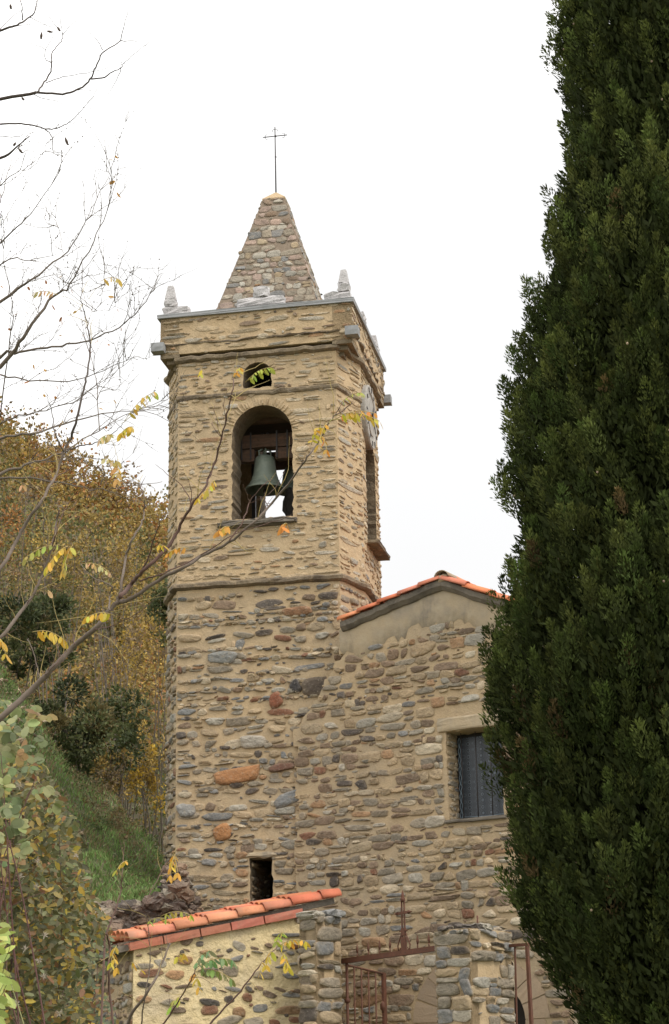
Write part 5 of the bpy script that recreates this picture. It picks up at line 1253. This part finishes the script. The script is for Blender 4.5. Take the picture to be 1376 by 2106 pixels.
# ------------------------------------------------------------------ locust saplings at the bottom
def sapling(label, stems, leafs, Y, col=BK['red']):
    b = MB(); l_ = MB(); base = P(*stems[0][0][0], Y); gz_ = float(gh(base.x, base.y))
    t = thing('locust_sapling', Vector((base.x, base.y, gz_)), label, 'sapling', 'locust saplings in front of the outbuilding')
    b.tube([Vector((base.x - .05, base.y, gz_ - .05)), Vector((base.x - .03, base.y, (gz_ + base.z) / 2)), base], [.008, .006, stems[0][1]], n=6, col=col)
    for px, r0, r1 in stems:
        q = limb(b, px, Y, Y + rnd.uniform(-.25, .2), r0, r1, col, 5, .0012)
        twigs(b, q, 4, .14, .0010, BK['straw'], 1, .1, f0=.3); twigs(b, q, 3, .09, .0012, col, 1, .2, f0=.3)
        for i in range(1, len(q) - 1):
            if rnd.random() < .35: b.tube([q[i], q[i] + rv(1).normalized() * .010], [.0016, .0003], n=4, col=col)
    for (a, c_, n_, ll, cl) in leafs: pinnate(l_, b, P(*a, Y - .05), P(*c_, Y - .1), n_, ll, cl)
    b.build('branches', M['bark'], t); l_.build('leaves', M['leaf'], t)
GRN = (.20, .27, .10)
sapling('sapling crossing the yellow wall with grey broken top', [([(258, 2120), (274, 2081), (309, 2033), (335, 1975), (349, 1939)], .006, .0035), ([(290, 2120), (298, 2053), (309, 1975), (306, 1920), (300, 1880)], .0028, .001)], [((362, 1972), (380, 1962), 4, .03, YEL), ((270, 1980), (290, 1995), 2, .026, YEL), ((240, 1945), (228, 1980), 3, .03, YEL)], 6.6, BK['grey'])
sapling('sapling with green feathered leaf over the middle of the yellow wall', [([(325, 2120), (345, 2095), (376, 2045), (395, 2010), (404, 1990)], .0036, .0014)], [((402, 1992), (476, 1974), 8, .032, GRN), ((402, 1998), (474, 2012), 9, .032, (.24, .30, .09)), ((398, 1990), (430, 1955), 5, .03, (.22, .30, .14)), ((400, 2000), (408, 2030), 3, .03, YEL), ((370, 2050), (352, 2070), 3, .03, YGR)], 6.4)
sapling('sapling slanting up to the right before the grey gate pier', [([(418, 2125), (431, 2106), (486, 2049), (525, 1998), (548, 1970), (570, 1948)], .0042, .0014)], [((570, 1948), (628, 1936), 7, .026, YEL), ((560, 1955), (548, 1985), 3, .03, YEL), ((578, 1958), (592, 1990), 5, .03, YEL), ((566, 1944), (580, 1918), 4, .024, YGR), ((540, 1978), (535, 2000), 2, .026, YEL)], 6.3)
sapling('tall thin sapling left of the outbuilding roof corner', [([(215, 1950), (219, 1920), (239, 1865), (248, 1830), (251, 1798), (254, 1765), (255, 1731)], .0038, .0014), ([(235, 2120), (225, 2045), (223, 1994), (226, 1950), (219, 1920)], .0042, .0036), ([(300, 1860), (318, 1820), (340, 1780), (355, 1762)], .002, .001)], [((360, 1756), (350, 1800), 4, .032, YEL), ((356, 1760), (366, 1795), 3, .03, YEL), ((262, 1770), (240, 1790), 3, .024, YEL), ((330, 1885), (392, 1882), 6, .024, YGR), ((300, 1900), (340, 1890), 4, .022, YGR), ((228, 1960), (240, 1990), 3, .03, YEL)], 7.0)

# ------------------------------------------------------------------ brambles and mixed shrubs, lower left
def massed(name, label, cat, region, Y0, Y1, n, pal, ln, shape, group=None, stems=20, stemcol=(.10, .06, .05), asp=.6, triple=False, seeds=0):
    """shrub whose outline follows region [(py, px_left, px_right)], with real depth"""
    ys_ = [r[0] for r in region]; b = MB()
    def pick_p():
        while True:
            py = rnd.uniform(ys_[0], ys_[-1]); a, c_ = np.interp(py, ys_, [r[1] for r in region]), np.interp(py, ys_, [r[2] for r in region])
            px = rnd.uniform(a, c_)
            f = (px - a) / max(1, c_ - a)
            if f > .6 and rnd.random() < (f - .6) * 1.6: continue
            cl = math.sin(px * .045 + py * .021) + math.sin(py * .05 - px * .03 + 1)
            if cl < -.7 and rnd.random() < .6: continue
            return px, py, cl
    C, D_, N_, LN, CO = [], [], [], [], []
    for _ in range(n):
        px, py, cl = pick_p(); p = P(px, py, rnd.uniform(Y0, Y1)); nn = Vector((rnd.gauss(0, .5), -1 + rnd.gauss(0, .6), .6 + rnd.gauss(0, .6)))
        base = pal[int(rnd.random() ** 1.5 * len(pal))]; k = rnd.uniform(.7, 1.3)
        d0 = Vector((rnd.gauss(0, .8), rnd.gauss(0, .4), rnd.gauss(-.25, .5)))
        for m in range(3 if triple else 1):
            d = d0 if m == 0 else d0 + d0.cross(nn).normalized() * (1.2 if m == 1 else -1.2)
            C.append(tuple(p)); D_.append(tuple(d)); N_.append(tuple(nn + rv(.2))); LN.append(ln * rnd.uniform(.6, 1.2)); CO.append([c * k * rnd.uniform(.9, 1.1) for c in base])
    b.leaves(C, D_, N_, LN, np.array(LN) * asp, np.array(CO), shape=shape)
    mid = P(region[-1][1], region[-1][0], (Y0 + Y1) / 2); base = Vector((mid.x, mid.y, float(gh(mid.x, mid.y))))
    t = thing(name, base, label, cat, group); b.build('leaves', M['leaf'], t)
    s_ = MB()
    for _ in range(stems):
        px, py, _c = pick_p(); tip = P(px, py, rnd.uniform(Y0, Y1)); bs = base + Vector((rnd.gauss(.1, .25), rnd.gauss(0, .25), 0))
        q = smooth([bs, bs.lerp(tip, .4) + Vector((-.05, 0, .3)) + rv(.08), bs.lerp(tip, .75) + Vector((0, 0, .22)) + rv(.06), tip], 6)
        s_.tube(q, [.0045 - .0035 * i / (len(q) - 1) for i in range(len(q))], n=5, col=stemcol); twigs(s_, q, 4, .18, .0012, stemcol, 1, .1, f0=.5)
    s_.build('stems', M['bark'], t)
    if seeds:
        f_ = MB()
        for _ in range(seeds):
            px, py, _c = pick_p(); p = P(px, py, Y0 - .05); n_ = 26
            f_.leaves(np.tile(np.array(p), (n_, 1)), rng.normal(0, 1, (n_, 3)), rng.normal(0, 1, (n_, 3)), rng.uniform(.012, .024, n_), .003, np.tile(np.array([.42, .36, .29]), (n_, 1)), shape=4)
        o = f_.build('seed_heads', M['leaf'], t); o['kind'] = 'stuff'
    return t
PALE = [(.22, .24, .09), (.28, .30, .13), (.17, .21, .09), (.34, .29, .09), (.28, .18, .07)]
OLV = [(.11, .11, .04), (.16, .15, .06), (.19, .19, .09), (.09, .09, .035), (.28, .21, .06), (.40, .28, .05), (.24, .135, .055)]
massed('bramble_bush', 'bramble with large pale green leaves in threes on the left edge', 'bramble', [(1435, -60, 20), (1470, -60, 120), (1500, -60, 70), (1560, -60, 165), (1600, -60, 110), (1660, -60, 115), (1720, -60, 60), (1780, -60, 40)], 5.8, 6.8, 150, PALE, .040, 8, stems=16, stemcol=(.13, .06, .055), asp=.72, triple=True)
massed('mixed_shrub', 'tangled olive and brown shrub with pale fluffy seed heads below the brambles', 'shrub', [(1560, -80, 70), (1640, -80, 125), (1720, -80, 165), (1800, -80, 175), (1860, -80, 215), (1930, -80, 225), (2000, -80, 170), (2130, -80, 190)], 7.5, 9.6, 13500, OLV, .040, 6, 'shrubs in the lower left corner', stems=34, asp=.55, seeds=26)
massed('mixed_shrub', 'looser grey green shrub in front of the dark opening of the outbuilding', 'shrub', [(1890, 60, 215), (1950, 60, 235), (2000, 40, 200), (2040, 40, 215), (2080, 30, 250), (2140, 30, 310)], 9.5, 11.5, 2400, [(.12, .14, .075), (.17, .19, .11), (.09, .10, .05), (.30, .23, .06), (.22, .13, .06)], .045, 6, 'shrubs in the lower left corner', stems=26, asp=.5)
massed('leafy_plant', 'bright lime green leafy plant in the bottom left corner', 'plant', [(1900, -60, 4), (1950, -60, 14), (2010, -60, 24), (2070, -60, 14), (2140, -60, 16)], 4.6, 5.2, 170, [(.40, .46, .12), (.48, .50, .16), (.32, .38, .10)], .045, 8, stems=8, asp=.5, stemcol=(.2, .2, .08))
